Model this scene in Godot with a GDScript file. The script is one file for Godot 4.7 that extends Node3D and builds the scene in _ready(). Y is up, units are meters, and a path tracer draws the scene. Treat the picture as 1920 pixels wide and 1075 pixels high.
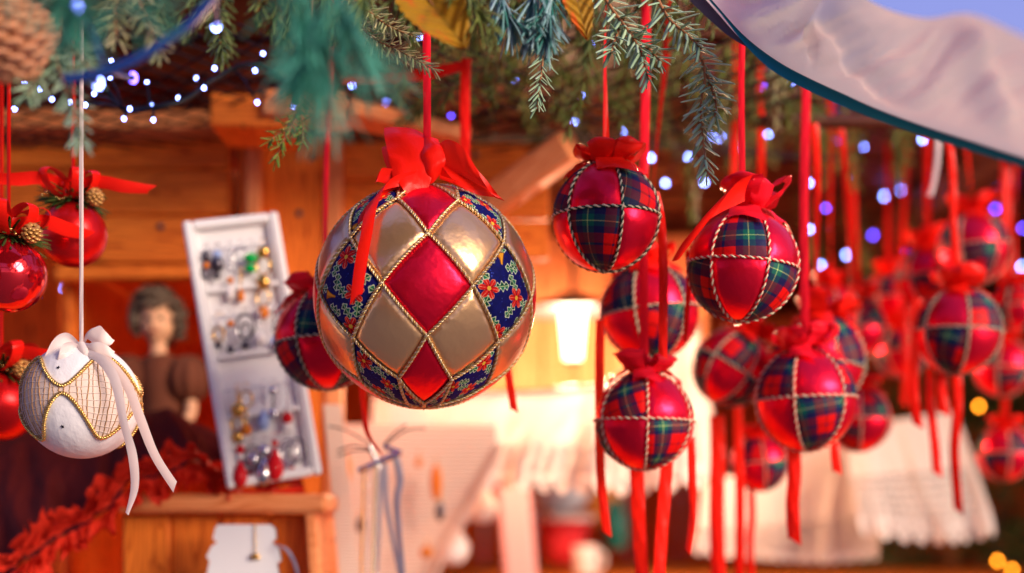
extends Node3D
# A Christmas market stall: tartan and lame ball ornaments on red ribbons under a fir-hung eave.

const FOCAL := 2529.0        # focal length in photo pixels (24 degrees over 1075)
const EYE := Vector3(0.0, 1.5, 0.0)
const HORIZON := 950.0
var rng := RandomNumberGenerator.new()
var M := {}
var names := {}
const LAMP_ENERGY := 0.19

# A photo position at a real distance in metres, as a point of the place.
func at(x: float, y: float, d: float) -> Vector3:
	return EYE + Vector3((x - 960.0) / FOCAL * d, (HORIZON - y) / FOCAL * d, -d)

func px(d: float) -> float:
	return d / FOCAL

# ---------------------------------------------------------------- names, metas
func numbered(called: String) -> String:
	if not names.has(called):
		names[called] = 0
		return called
	names[called] += 1
	return "%s_%03d" % [called, names[called]]

func tag(o, label := "", category := "", group := "", kind := ""):
	if label: o.set_meta("label", label)
	if category: o.set_meta("category", category)
	if group: o.set_meta("group", group)
	if kind: o.set_meta("kind", kind)
	return o

func thing(called: String, where: Vector3, label: String, category: String, group := ""):
	var o := Node3D.new()
	o.name = numbered(called)
	add_child(o)
	o.position = where
	return tag(o, label, category, group)

func put(mesh: Mesh, called: String, parent, kind := "", where := Vector3.ZERO):
	var o := MeshInstance3D.new()
	o.mesh = mesh
	if parent == self:
		o.name = numbered(called)
		add_child(o)
	else:
		o.name = called
		parent.add_child(o, true)
	o.position = where
	if kind: o.set_meta("kind", kind)
	return o

# ---------------------------------------------------------------- mesh collecting
class Sheet:
	var v := PackedVector3Array()
	var n := PackedVector3Array()
	var t := PackedVector2Array()
	var c := PackedColorArray()
	var i := PackedInt32Array()
	var tinted := false
	var color := Color(1, 1, 1)

	func vert(p: Vector3, nn: Vector3, uv := Vector2.ZERO):
		v.append(p); n.append(nn); t.append(uv); c.append(color)

	# rows x cols of points, uv given; normals from the neighbours
	func grid(pts: PackedVector3Array, uvs: PackedVector2Array, cols: int, flip := false):
		var rows := pts.size() / cols
		var base := v.size()
		for r in rows:
			for k in cols:
				var a := pts[r * cols + maxi(k - 1, 0)]
				var b := pts[r * cols + mini(k + 1, cols - 1)]
				var d := pts[maxi(r - 1, 0) * cols + k]
				var e := pts[mini(r + 1, rows - 1) * cols + k]
				var nn := (b - a).cross(e - d)
				if nn.length_squared() < 1e-20:
					nn = Vector3.UP
				nn = nn.normalized() * (-1.0 if flip else 1.0)
				vert(pts[r * cols + k], nn, uvs[r * cols + k])
		for r in rows - 1:
			for k in cols - 1:
				var o := base + r * cols + k
				if flip:
					i.append_array([o, o + 1, o + cols, o + 1, o + cols + 1, o + cols])
				else:
					i.append_array([o, o + cols, o + 1, o + 1, o + cols, o + cols + 1])

	# a tube along points with a radius at each one
	func tube(pts: PackedVector3Array, radii: PackedFloat32Array, sides := 6, uv_scale := 1.0, caps := true):
		var count := pts.size()
		if count < 2: return
		var up := Vector3.UP
		var first := (pts[1] - pts[0]).normalized()
		if absf(first.dot(up)) > 0.9: up = Vector3.RIGHT
		var side := first.cross(up).normalized()
		var base := v.size()
		var run := 0.0
		for k in count:
			var dir := (pts[mini(k + 1, count - 1)] - pts[maxi(k - 1, 0)]).normalized()
			side = (side - dir * side.dot(dir)).normalized()
			var other := dir.cross(side)
			if k: run += pts[k].distance_to(pts[k - 1])
			for s in sides + 1:
				var ang := TAU * s / sides
				var o := side * cos(ang) + other * sin(ang)
				vert(pts[k] + o * radii[k], o, Vector2(float(s) / sides, run * uv_scale))
		for k in count - 1:
			for s in sides:
				var o := base + k * (sides + 1) + s
				i.append_array([o, o + sides + 1, o + 1, o + 1, o + sides + 1, o + sides + 2])
		if caps:
			for e in [0, count - 1]:
				var dir2 := (pts[1] - pts[0]).normalized() * -1.0 if e == 0 else (pts[count - 1] - pts[count - 2]).normalized()
				var b2 := v.size()
				vert(pts[e], dir2)
				for s in sides + 1:
					vert(v[base + e * (sides + 1) + s], dir2)
				for s in sides:
					if e == 0: i.append_array([b2, b2 + 1 + s, b2 + 2 + s])
					else: i.append_array([b2, b2 + 2 + s, b2 + 1 + s])

	# a profile of (radius, height) turned round the y axis at a place
	func lathe(profile: PackedVector2Array, sides := 24, where := Vector3.ZERO, turn := Basis.IDENTITY):
		var base := v.size()
		var rows := profile.size()
		for r in rows:
			var a := profile[maxi(r - 1, 0)]
			var b := profile[mini(r + 1, rows - 1)]
			var d := (b - a).normalized()
			for s in sides + 1:
				var ang := TAU * s / sides
				var o := Vector3(cos(ang), 0, sin(ang))
				vert(where + turn * (o * profile[r].x + Vector3.UP * profile[r].y), turn * (o * d.y - Vector3.UP * d.x).normalized(), Vector2(float(s) / sides, float(r) / (rows - 1)))
		for r in rows - 1:
			for s in sides:
				var o := base + r * (sides + 1) + s
				i.append_array([o, o + 1, o + sides + 1, o + 1, o + sides + 2, o + sides + 1])

	func ball(where: Vector3, size: Vector3, rows := 12, turn := Basis.IDENTITY):
		var cols := rows * 2
		var base := v.size()
		for r in rows + 1:
			var la := PI * (float(r) / rows - 0.5)
			for s in cols + 1:
				var ang := TAU * s / cols
				var o := Vector3(cos(la) * cos(ang), sin(la), cos(la) * sin(ang))
				vert(where + turn * (o * size), (turn * (o / size)).normalized(), Vector2(float(s) / cols, float(r) / rows))
		for r in rows:
			for s in cols:
				var o := base + r * (cols + 1) + s
				i.append_array([o, o + 1, o + cols + 1, o + 1, o + cols + 2, o + cols + 1])

	# a box with chamfered edges; grain runs along the longest side, uv in metres
	func box(where: Vector3, size: Vector3, bevel := 0.002, turn := Basis.IDENTITY, uv_off := Vector2.ZERO):
		var h := size / 2.0
		bevel = minf(bevel, minf(h.x, minf(h.y, h.z)) * 0.6)
		var long := size.max_axis_index()
		var quad := func(p: Array, nn: Vector3):
			var base := v.size()
			for q in p:
				var uv := Vector2.ZERO
				var rest := []
				for ax in 3:
					if ax != long: rest.append(q[ax])
				var m := nn.abs().max_axis_index()
				var across: float = rest[0] if (m != (1 if long == 0 else 0)) else rest[1]
				if m == long:
					uv = Vector2(rest[0], rest[1] * 1.0)
				else:
					uv = Vector2(q[long], across)
				vert(where + turn * q, (turn * nn).normalized(), uv + uv_off)
			if ((p[1] - p[0]) as Vector3).cross(p[2] - p[0]).dot(nn) > 0.0:
				i.append_array([base, base + 2, base + 1, base, base + 3, base + 2])
			else:
				i.append_array([base, base + 1, base + 2, base, base + 2, base + 3])
		for ax in 3:
			var b: int = (ax + 1) % 3
			var d: int = (ax + 2) % 3
			for s in [-1.0, 1.0]:
				var pts := []
				for k in [[-1, -1], [1, -1], [1, 1], [-1, 1]]:
					var q := Vector3.ZERO
					q[ax] = s * h[ax]
					q[b] = k[0] * (h[b] - bevel)
					q[d] = k[1] * (h[d] - bevel)
					pts.append(q)
				var nn := Vector3.ZERO
				nn[ax] = s
				quad.call(pts, nn)
				# the chamfer between this face and the next axis
				for s2 in [-1.0, 1.0]:
					var e := []
					for k in [[0, -1], [0, 1], [1, 1], [1, -1]]:
						var q := Vector3.ZERO
						q[ax] = s * (h[ax] if k[0] == 0 else h[ax] - bevel)
						q[b] = s2 * (h[b] - bevel if k[0] == 0 else h[b])
						q[d] = k[1] * (h[d] - bevel)
						e.append(q)
					var n2 := Vector3.ZERO
					n2[ax] = s
					n2[b] = s2
					quad.call(e, n2)
		for sx in [-1.0, 1.0]:
			for sy in [-1.0, 1.0]:
				for sz in [-1.0, 1.0]:
					var nn := Vector3(sx, sy, sz)
					var base := v.size()
					var tri := [Vector3(sx * h.x, sy * (h.y - bevel), sz * (h.z - bevel)), Vector3(sx * (h.x - bevel), sy * h.y, sz * (h.z - bevel)), Vector3(sx * (h.x - bevel), sy * (h.y - bevel), sz * h.z)]
					for q in tri:
						vert(where + turn * q, (turn * nn).normalized(), uv_off)
					if sx * sy * sz > 0: i.append_array([base, base + 2, base + 1])
					else: i.append_array([base, base + 1, base + 2])

	func into(mesh: ArrayMesh, material: Material) -> ArrayMesh:
		if v.is_empty(): return mesh
		var a := []
		a.resize(Mesh.ARRAY_MAX)
		a[Mesh.ARRAY_VERTEX] = v
		a[Mesh.ARRAY_NORMAL] = n
		a[Mesh.ARRAY_TEX_UV] = t
		if tinted: a[Mesh.ARRAY_COLOR] = c
		a[Mesh.ARRAY_INDEX] = i
		mesh.add_surface_from_arrays(Mesh.PRIMITIVE_TRIANGLES, a)
		mesh.surface_set_material(mesh.get_surface_count() - 1, material)
		return mesh

	func made(material: Material) -> ArrayMesh:
		return into(ArrayMesh.new(), material)

func smooth(points: Array, steps: int) -> PackedVector3Array:
	var out := PackedVector3Array()
	var last := points.size() - 1
	for k in last:
		var a: Vector3 = points[maxi(k - 1, 0)]
		var b: Vector3 = points[k]
		var c: Vector3 = points[k + 1]
		var d: Vector3 = points[mini(k + 2, last)]
		for s in steps:
			out.append(b.cubic_interpolate(c, a, d, float(s) / steps))
	out.append(points[last])
	return out

func even(count: int, from: float, to: float) -> PackedFloat32Array:
	var out := PackedFloat32Array()
	for k in count:
		out.append(lerpf(from, to, float(k) / maxi(count - 1, 1)))
	return out

# a ribbon: centre points and half-width vectors, cupped across by camber (metres)
func ribbon(sh: Sheet, mids: Array, halves: Array, steps := 8, camber := 0.0, crease := 0.0, cut := 0.0):
	var a := smooth(mids, steps)
	var w := smooth(halves, steps)
	var cols := 7
	var pts := PackedVector3Array()
	var uvs := PackedVector2Array()
	var run := 0.0
	for k in a.size():
		if k: run += a[k].distance_to(a[k - 1])
		var dir := (a[mini(k + 1, a.size() - 1)] - a[maxi(k - 1, 0)]).normalized()
		var nn := dir.cross(w[k]).normalized()
		for s in cols:
			var x := float(s) / (cols - 1) * 2.0 - 1.0
			var lift := camber * (1.0 - x * x)
			if crease > 0.0:
				lift += crease * (sin(run * 410.0 + x * 2.2 + mids[0].x * 50.0) * 0.55 + sin(run * 170.0 - x * 3.6 + 1.3) * 0.8)
			var q := a[k] + w[k] * x + nn * lift
			if cut != 0.0 and k == a.size() - 1:
				q += dir * cut * x
			pts.append(q)
			uvs.append(Vector2(x * w[k].length(), run))
	sh.grid(pts, uvs, cols)
# ---------------------------------------------------------------- textures and materials
func lin(r: float, g: float, b: float) -> Color:
	return Color(r, g, b).linear_to_srgb()

func mat(called: String, color: Color, rough := 0.6, metal := 0.0) -> StandardMaterial3D:
	var m := StandardMaterial3D.new()
	m.resource_name = called
	m.albedo_color = color
	m.roughness = rough
	m.metallic = metal
	m.cull_mode = BaseMaterial3D.CULL_DISABLED
	m.metallic_specular = 0.3 if metal < 0.5 else 0.5
	M[called] = m
	return m

func noise_tex(freq: float, octaves := 4, size := 512, normal := false, strength := 4.0, stretch := 1.0) -> NoiseTexture2D:
	var f := FastNoiseLite.new()
	f.seed = 7
	f.frequency = freq
	f.fractal_octaves = octaves
	var t := NoiseTexture2D.new()
	t.width = size
	t.height = int(size * stretch)
	t.seamless = true
	t.noise = f
	t.as_normal_map = normal
	t.bump_strength = strength
	return t

func relief(m: StandardMaterial3D, tex: Texture2D, cm: float):
	m.heightmap_enabled = true
	m.heightmap_texture = tex
	m.heightmap_scale = cm

func tex_of(img: Image) -> ImageTexture:
	return ImageTexture.create_from_image(img)

# Planed timber: growth rings drawn out along u, a few knots, fine pores.
func wood_image(light: Color, dark: Color, with_seed: int, knots: int) -> Image:
	var w := 512
	var h := 512
	var img := Image.create(w, h, false, Image.FORMAT_RGB8)
	var f := FastNoiseLite.new()
	f.seed = with_seed
	f.frequency = 0.004
	f.fractal_octaves = 3
	var fine := FastNoiseLite.new()
	fine.seed = with_seed + 5
	fine.frequency = 0.05
	var r := RandomNumberGenerator.new()
	r.seed = with_seed
	var spots := []
	for k in knots:
		spots.append(Vector3(r.randf() * w, r.randf() * h, r.randf_range(5, 11)))
	for y in h:
		for x in w:
			var yy := float(y)
			var near := 0.0
			for s in spots:
				var dx: float = (x - s.x) / 2.6
				var dy: float = y - s.y
				var q := exp(-(dx * dx + dy * dy) / (s.z * s.z * 4.0))
				yy += q * s.z * 2.2 * signf(dy)
				near = maxf(near, exp(-(dx * dx * 2.6 + dy * dy) / (s.z * s.z * 0.5)))
			var ring := (yy + f.get_noise_2d(x * 0.6, yy * 2.5) * 60.0) / 17.0
			var frac := ring - floorf(ring)
			var k := pow(frac, 2.2) * 0.75 + fine.get_noise_2d(x * 0.12, y * 3.0) * 0.35 + f.get_noise_2d(x * 0.8 + 900.0, y * 1.5) * 0.35
			var col := light.lerp(dark, clampf(k, 0.0, 1.0))
			col = col.lerp(dark.darkened(0.55), clampf(near, 0.0, 0.85))
			img.set_pixel(x, y, col)
	return img

func plaid_image(warm: bool) -> Image:
	var n := 384
	var img := Image.create(n, n, false, Image.FORMAT_RGB8)
	var navy := Color(0.06, 0.06, 0.27)
	var green := Color(0.0, 0.33, 0.29)
	var red := Color(0.86, 0.02, 0.03)
	var pale := Color(0.80, 0.82, 0.45)
	# one stripe run: [end of stripe, colour]; the narrow navy line splits the red
	var run := [[0.20, "red"], [0.25, "line"], [0.45, "red"], [0.58, "navy"], [0.67, "green"], [0.69, "pale"], [0.80, "green"], [1.0, "navy"]]
	if warm:
		run = [[0.26, "red"], [0.30, "line"], [0.56, "red"], [0.66, "navy"], [0.76, "green"], [0.785, "pale"], [0.88, "green"], [1.0, "navy"]]
	var tone := {"red": red, "line": navy, "navy": navy, "green": green, "pale": pale}
	var pick := func(p: float) -> String:
		for s in run:
			if p < s[0]: return s[1]
		return "navy"
	for y in n:
		for x in n:
			var wa: String = pick.call(float(x) / n)
			var we: String = pick.call(float(y) / n)
			var ca: Color = tone[wa]
			var ce: Color = tone[we]
			var over := (x + y) % 6 < 3
			var col := ca.lerp(ce, 0.42 if over else 0.58)
			if wa == "red" and we == "red": col = red
			elif (wa == "line" and we == "red") or (we == "line" and wa == "red"): col = red.darkened(0.22)
			elif wa == "red" or we == "red": col = col.lerp(navy, 0.28)
			elif wa == "pale" or we == "pale": col = col.lerp(pale, 0.22)
			if (x + y) % 4 == 0: col = col.darkened(0.12)
			img.set_pixel(x, y, col)
	return img

func stamp(img: Image, cx: float, cy: float, rad: float, fill: Callable):
	var n := img.get_width()
	for y in range(int(cy - rad) - 1, int(cy + rad) + 2):
		for x in range(int(cx - rad) - 1, int(cx + rad) + 2):
			var col = fill.call(x - cx, y - cy)
			if col != null:
				img.set_pixel(posmod(x, n), posmod(y, n), col)

# Navy cotton print: red poinsettias, pale-edged holly, gold bells, short pale dashes.
func floral_image() -> Image:
	var n := 768
	var img := Image.create(n, n, false, Image.FORMAT_RGB8)
	var r := RandomNumberGenerator.new()
	r.seed = 41
	var f := FastNoiseLite.new()
	f.seed = 3
	f.frequency = 0.05
	for y in n:
		for x in n:
			var base := Color(0.03, 0.04, 0.30).lerp(Color(0.04, 0.07, 0.46), f.get_noise_2d(x, y) * 0.5 + 0.5)
			if (x + y * 2) % 5 == 0: base = base.darkened(0.15)
			if posmod(x + int(f.get_noise_2d(x * 0.3, y * 0.3) * 30.0), 37) < 2 and posmod(y, 9) < 5 and f.get_noise_2d(x + 400, y) > 0.05: base = Color(0.25, 0.33, 0.75)
			img.set_pixel(x, y, base)
	var cell := 96
	var order := 0
	for gy in n / cell:
		for gx in n / cell:
			var cx := gx * cell + cell * 0.5 + r.randf_range(-16, 16) + (cell * 0.5 if gy % 2 else 0.0)
			var cy := gy * cell + cell * 0.5 + r.randf_range(-14, 14)
			var turn := r.randf() * TAU
			order += 1
			# three holly leaves round the motif
			for k in 3:
				var la := turn + k * TAU / 3.0 + r.randf_range(-0.4, 0.4)
				var lx := cx + cos(la) * 42.0
				var ly := cy + sin(la) * 42.0
				var la2 := la + r.randf_range(-0.7, 0.7)
				var leaf := func(dx: float, dy: float):
					var u := dx * cos(la2) + dy * sin(la2)
					var v := -dx * sin(la2) + dy * cos(la2)
					var half := 13.0 * sqrt(maxf(0.0, 1.0 - (u / 24.0) * (u / 24.0))) * (0.72 + 0.34 * cos(u * 0.42))
					if absf(u) > 24.0 or absf(v) > half + 2.0: return null
					if absf(v) > half - 2.2 or absf(u) > 21.5: return Color(0.82, 0.86, 0.70)
					if absf(v) < 1.3: return Color(0.72, 0.80, 0.55)
					return Color(0.02, 0.30, 0.20) if v > 0.0 else Color(0.10, 0.46, 0.33)
				stamp(img, lx, ly, 26.0, leaf)
			if order % 5 != 0:
				var size := r.randf_range(27.0, 34.0)
				var flower := func(dx: float, dy: float):
					var q := Vector2(dx, dy)
					var a := q.angle() + turn
					var edge := size * (0.42 + 0.58 * pow(absf(cos(a * 3.0)), 0.75))
					var l := q.length()
					if l > edge: return null
					if l > edge - 2.4: return Color(0.95, 0.55, 0.40)
					if l < 6.0: return Color(0.93, 0.75, 0.25)
					if absf(sin(a * 3.0)) < 0.10: return Color(0.98, 0.62, 0.50)
					return Color(0.86, 0.06, 0.05) if absf(cos(a * 3.0)) > 0.5 else Color(0.62, 0.01, 0.04)
				stamp(img, cx, cy, size + 1.0, flower)
			else:
				var bell := func(dx: float, dy: float):
					var u := dx * cos(turn) + dy * sin(turn)
					var v := -dx * sin(turn) + dy * cos(turn)
					if absf(u) > 20.0: return null
					var half := 4.0 + 11.0 * pow((u + 20.0) / 40.0, 1.8)
					if absf(v) > half: return null
					if absf(v) > half - 2.0 or u > 17.0: return Color(0.50, 0.27, 0.05)
					return Color(0.95, 0.66, 0.16) if v < 2.0 else Color(0.80, 0.47, 0.10)
				stamp(img, cx, cy, 24.0, bell)
	return img

func make_materials():
	var grain := noise_tex(0.02, 4)
	var crumple := noise_tex(0.012, 3)
	var weave := Image.create(64, 64, false, Image.FORMAT_RGB8)
	for y in 64:
		for x in 64:
			var k := 0.5 + 0.25 * sin(x * TAU / 8.0) * (1.0 if (y / 4) % 2 == 0 else -1.0) + 0.25 * sin(y * TAU / 8.0)
			weave.set_pixel(x, y, Color(k, k, k))
	var weave_tex := tex_of(weave)

	var m := mat("red_satin", lin(0.86, 0.012, 0.006), 0.27)
	m.metallic_specular = 0.24
	m.backlight_enabled = true; m.backlight = lin(0.35, 0.02, 0.01)
	m.uv1_scale = Vector3(9, 9, 1)
	relief(m, grain, 0.02)
	m = mat("pink_satin", lin(0.84, 0.012, 0.03), 0.3)
	m.metallic_specular = 0.2
	m.backlight_enabled = true; m.backlight = lin(0.4, 0.02, 0.03)
	m = mat("white_satin", lin(0.82, 0.70, 0.68), 0.32)
	m.rim_enabled = true; m.rim = 0.3
	m.backlight_enabled = true; m.backlight = lin(0.3, 0.25, 0.25)
	m = mat("red_lame", lin(0.92, 0.010, 0.042), 0.29, 0.76)
	m.uv1_scale = Vector3(9, 9, 1)
	m.metallic_specular = 0.2
	relief(m, crumple, 0.035)
	m = mat("gold_lame", lin(0.94, 0.55, 0.27), 0.29, 0.82)
	m.uv1_scale = Vector3(9, 9, 1)
	relief(m, crumple, 0.03)
	m = mat("floral_cotton", Color.WHITE, 0.75)
	m.albedo_texture = tex_of(floral_image())
	m.uv1_scale = Vector3(4.2, 4.2, 1)
	m = mat("plaid_cotton", Color.WHITE, 0.6)
	m.albedo_texture = tex_of(plaid_image(false))
	m.uv1_scale = Vector3(22, 22, 1)
	relief(m, weave_tex, 0.01)
	m = mat("warm_plaid_cotton", Color.WHITE, 0.6)
	m.albedo_texture = tex_of(plaid_image(true))
	m.uv1_scale = Vector3(26, 26, 1)
	m = mat("wide_plaid_cotton", Color.WHITE, 0.6)
	m.albedo_texture = M.plaid_cotton.albedo_texture
	m.uv1_scale = Vector3(16, 16, 1)
	mat("gold_cord", lin(0.62, 0.40, 0.14), 0.34, 0.75)
	mat("pale_gold_cord", lin(0.80, 0.64, 0.40), 0.36, 0.6)
	mat("cream_cord", lin(0.80, 0.70, 0.48), 0.5)
	mat("green_cord", lin(0.008, 0.05, 0.03), 0.5)
	mat("red_cord", lin(0.60, 0.01, 0.02), 0.5)
	m = mat("crinkled_paper", lin(0.80, 0.76, 0.80), 0.45)
	m.uv1_triplanar = true
	m.uv1_scale = Vector3(16, 16, 16)
	relief(m, noise_tex(0.011, 5, 512), 0.06)
	m = mat("gauze_backing", lin(0.72, 0.56, 0.50), 0.7)
	mat("gauze_warp", lin(0.42, 0.22, 0.09), 0.6)
	mat("gauze_weft", lin(0.74, 0.62, 0.56), 0.6)
	mat("dark_star", lin(0.02, 0.015, 0.03), 0.3, 0.5)
	m = mat("matte_bauble", lin(0.80, 0.010, 0.012), 0.30, 0.7)
	m = mat("glossy_bauble", lin(0.85, 0.012, 0.03), 0.07, 0.85)
	m.clearcoat_enabled = true; m.clearcoat = 0.6; m.clearcoat_roughness = 0.03
	mat("gold_cap", lin(0.75, 0.50, 0.16), 0.25, 0.9)
	mat("berry_red", lin(0.55, 0.008, 0.006), 0.2)
	m = mat("cone_scale", lin(0.58, 0.26, 0.13), 0.6)
	m = mat("gilded_cone", lin(0.55, 0.28, 0.08), 0.4, 0.5)
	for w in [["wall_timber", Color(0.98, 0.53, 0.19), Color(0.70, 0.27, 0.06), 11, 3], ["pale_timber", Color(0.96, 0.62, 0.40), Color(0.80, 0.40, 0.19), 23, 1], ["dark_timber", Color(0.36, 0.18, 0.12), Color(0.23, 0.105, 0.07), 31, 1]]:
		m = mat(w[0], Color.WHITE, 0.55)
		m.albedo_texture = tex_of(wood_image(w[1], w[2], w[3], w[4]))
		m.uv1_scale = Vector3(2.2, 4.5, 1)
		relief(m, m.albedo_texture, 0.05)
	mat("steel", lin(0.55, 0.54, 0.55), 0.25, 1.0)
	mat("silver", lin(0.72, 0.70, 0.70), 0.18, 1.0)
	mat("jewel_gold", lin(0.80, 0.45, 0.10), 0.2, 1.0)
	mat("antique_metal", lin(0.10, 0.09, 0.11), 0.3, 0.8)
	mat("jewel_red", lin(0.60, 0.01, 0.015), 0.08)
	mat("jewel_green", lin(0.0, 0.42, 0.07), 0.08)
	mat("jewel_amber", lin(0.75, 0.20, 0.02), 0.12)
	mat("jewel_blue", lin(0.35, 0.45, 0.72), 0.1)
	mat("pearl", lin(0.85, 0.78, 0.74), 0.2)
	m = mat("white_paint", lin(0.85, 0.82, 0.80), 0.45)
	m.uv1_triplanar = true; m.uv1_scale = Vector3(7, 7, 7)
	relief(m, grain, 0.04)
	m = mat("white_velvet", lin(0.80, 0.77, 0.78), 0.85)
	m = mat("ribbed_card", lin(0.82, 0.68, 0.58), 0.7)
	m.backlight_enabled = true; m.backlight = lin(0.5, 0.4, 0.33)
	m = mat("lace_cotton", lin(0.82, 0.73, 0.67), 0.85)
	m.backlight_enabled = true; m.backlight = lin(0.6, 0.54, 0.50)
	m.uv1_scale = Vector3(60, 60, 1)
	relief(m, weave_tex, 0.05)
	m = mat("awning_canvas", lin(0.68, 0.63, 0.60), 0.8)
	m.backlight_enabled = true; m.backlight = lin(0.45, 0.40, 0.39)
	mat("teal_binding", lin(0.005, 0.17, 0.19), 0.6)
	mat("dark_binding", lin(0.09, 0.065, 0.085), 0.7)
	m = mat("fir_needles", Color.WHITE, 0.45)
	m.vertex_color_use_as_albedo = true
	m.backlight_enabled = true; m.backlight = lin(0.10, 0.14, 0.05)
	m = mat("garland_needles", Color.WHITE, 0.3)
	m.vertex_color_use_as_albedo = true
	mat("twig_bark", lin(0.34, 0.14, 0.06), 0.7)
	m = mat("autumn_leaf", Color.WHITE, 0.5)
	m.vertex_color_use_as_albedo = true
	m.backlight_enabled = true; m.backlight = lin(0.35, 0.18, 0.03)
	mat("black_cable", lin(0.006, 0.006, 0.010), 0.4)
	mat("blue_cable", lin(0.015, 0.05, 0.25), 0.35)
	mat("roofing_felt", lin(0.09, 0.085, 0.085), 0.9)
	mat("dark_net", lin(0.012, 0.006, 0.010), 0.6)
	m = mat("red_baize", lin(0.32, 0.010, 0.008), 0.9)
	m = mat("led_white", lin(0.6, 0.65, 0.9), 0.3)
	m.emission_enabled = true; m.emission = Color(0.46, 0.55, 1.0); m.emission_energy_multiplier = 13.0
	m = mat("led_violet", lin(0.4, 0.2, 0.7), 0.3)
	m.emission_enabled = true; m.emission = Color(0.36, 0.28, 1.0); m.emission_energy_multiplier = 8.0
	m = mat("led_amber", lin(0.8, 0.5, 0.2), 0.3)
	m.emission_enabled = true; m.emission = Color(1.0, 0.55, 0.10); m.emission_energy_multiplier = 7.0
	m = mat("lamp_glow", lin(0.9, 0.8, 0.6), 0.4)
	m.emission_enabled = true; m.emission = Color(1.0, 0.86, 0.62); m.emission_energy_multiplier = 2.6
	mat("doll_skin", lin(0.86, 0.46, 0.26), 0.5)
	mat("doll_hair", lin(0.16, 0.11, 0.075), 0.7)
	m = mat("doll_dress", lin(0.17, 0.05, 0.025), 0.8)
	m.rim_enabled = true; m.rim = 0.2
	m = mat("doll_skirt", lin(0.095, 0.007, 0.006), 0.75)
	m.rim_enabled = true; m.rim = 0.1; m.rim_tint = 0.8
	m = mat("red_ruffle", lin(0.66, 0.03, 0.012), 0.7)
	m.backlight_enabled = true; m.backlight = lin(0.4, 0.02, 0.01)
	mat("eye_dark", lin(0.02, 0.012, 0.01), 0.15)
	mat("lips", lin(0.5, 0.06, 0.04), 0.4)
	mat("grey_ribbon", lin(0.42, 0.42, 0.52), 0.35)
	mat("pink_paint", lin(0.62, 0.30, 0.30), 0.6)
	mat("pale_blue_glaze", lin(0.66, 0.74, 0.85), 0.25)
	mat("red_glaze", lin(0.55, 0.03, 0.04), 0.3)
	mat("green_glaze", lin(0.02, 0.17, 0.13), 0.3)
	mat("white_glaze", lin(0.82, 0.78, 0.76), 0.25)
	mat("orange_glaze", lin(0.75, 0.25, 0.05), 0.4)
	m = mat("paving", lin(0.13, 0.125, 0.13), 0.8)
	m.uv1_triplanar = true; m.uv1_world_triplanar = true; m.uv1_scale = Vector3(0.7, 0.7, 0.7)
	relief(m, grain, 0.5)
# ---------------------------------------------------------------- ball ornaments
func polar(az: float, la: float) -> Vector3:
	return Vector3(cos(la) * sin(az), sin(la), cos(la) * cos(az))

# Two strands twisted round a path that lies on a ball; each strand is a surface of its own.
func twisted_cord(path: PackedVector3Array, thick: float, pitch: float, into_mesh: ArrayMesh, one: Material, two: Material, closed := false) -> ArrayMesh:
	var fine := PackedVector3Array()
	var step := pitch / 7.0
	var carry := 0.0
	for k in path.size() - 1:
		var l := path[k].distance_to(path[k + 1])
		var s := carry
		while s < l:
			fine.append(path[k].lerp(path[k + 1], s / l))
			s += step
		carry = s - l
	fine.append(path[path.size() - 1])
	for strand in 2:
		var sh := Sheet.new()
		var pts := PackedVector3Array()
		for k in fine.size():
			var dir := (fine[mini(k + 1, fine.size() - 1)] - fine[maxi(k - 1, 0)]).normalized()
			var out := fine[k].normalized()
			var side := dir.cross(out).normalized()
			var ang := TAU * k / 7.0 + PI * strand
			pts.append(fine[k] + (out * cos(ang) + side * sin(ang)) * thick * 0.5)
		sh.tube(pts, even(pts.size(), thick * 0.56, thick * 0.56), 5, 1.0, true)
		sh.into(into_mesh, one if strand == 0 else two)
	return into_mesh

# A cloth panel on a ball: corner function gives (az, la) for u, v in 0..1; edges dip into the seams.
func ball_panel(radius: float, where: Callable, uv_turn: float, uv_off: Vector2, puff: float, count := 14) -> Sheet:
	var sh := Sheet.new()
	var pts := PackedVector3Array()
	var uvs := PackedVector2Array()
	for r in count + 1:
		for k in count + 1:
			var u := float(k) / count
			var v := float(r) / count
			var p: Vector3 = where.call(u, v)
			var edge := minf(minf(u, 1.0 - u), minf(v, 1.0 - v))
			var dip := 1.0 - smoothstep(0.0, 0.16, edge)
			# small gathers where the cloth is pulled under the cord
			var gather := sin((u - v) * 47.0 + uv_off.x * 900.0) * 0.0035 + sin((u + v) * 31.0 + uv_off.y * 700.0) * 0.003
			pts.append(p.normalized() * radius * (1.0 + puff - (puff + 0.014) * dip * dip + gather * dip * (1.0 - dip) * 2.2))
			uvs.append((Vector2(atan2(p.x, p.z) * 0.9, asin(clampf(p.normalized().y, -1, 1))) * radius).rotated(uv_turn) + uv_off)
	sh.grid(pts, uvs, count + 1)
	return sh

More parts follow.
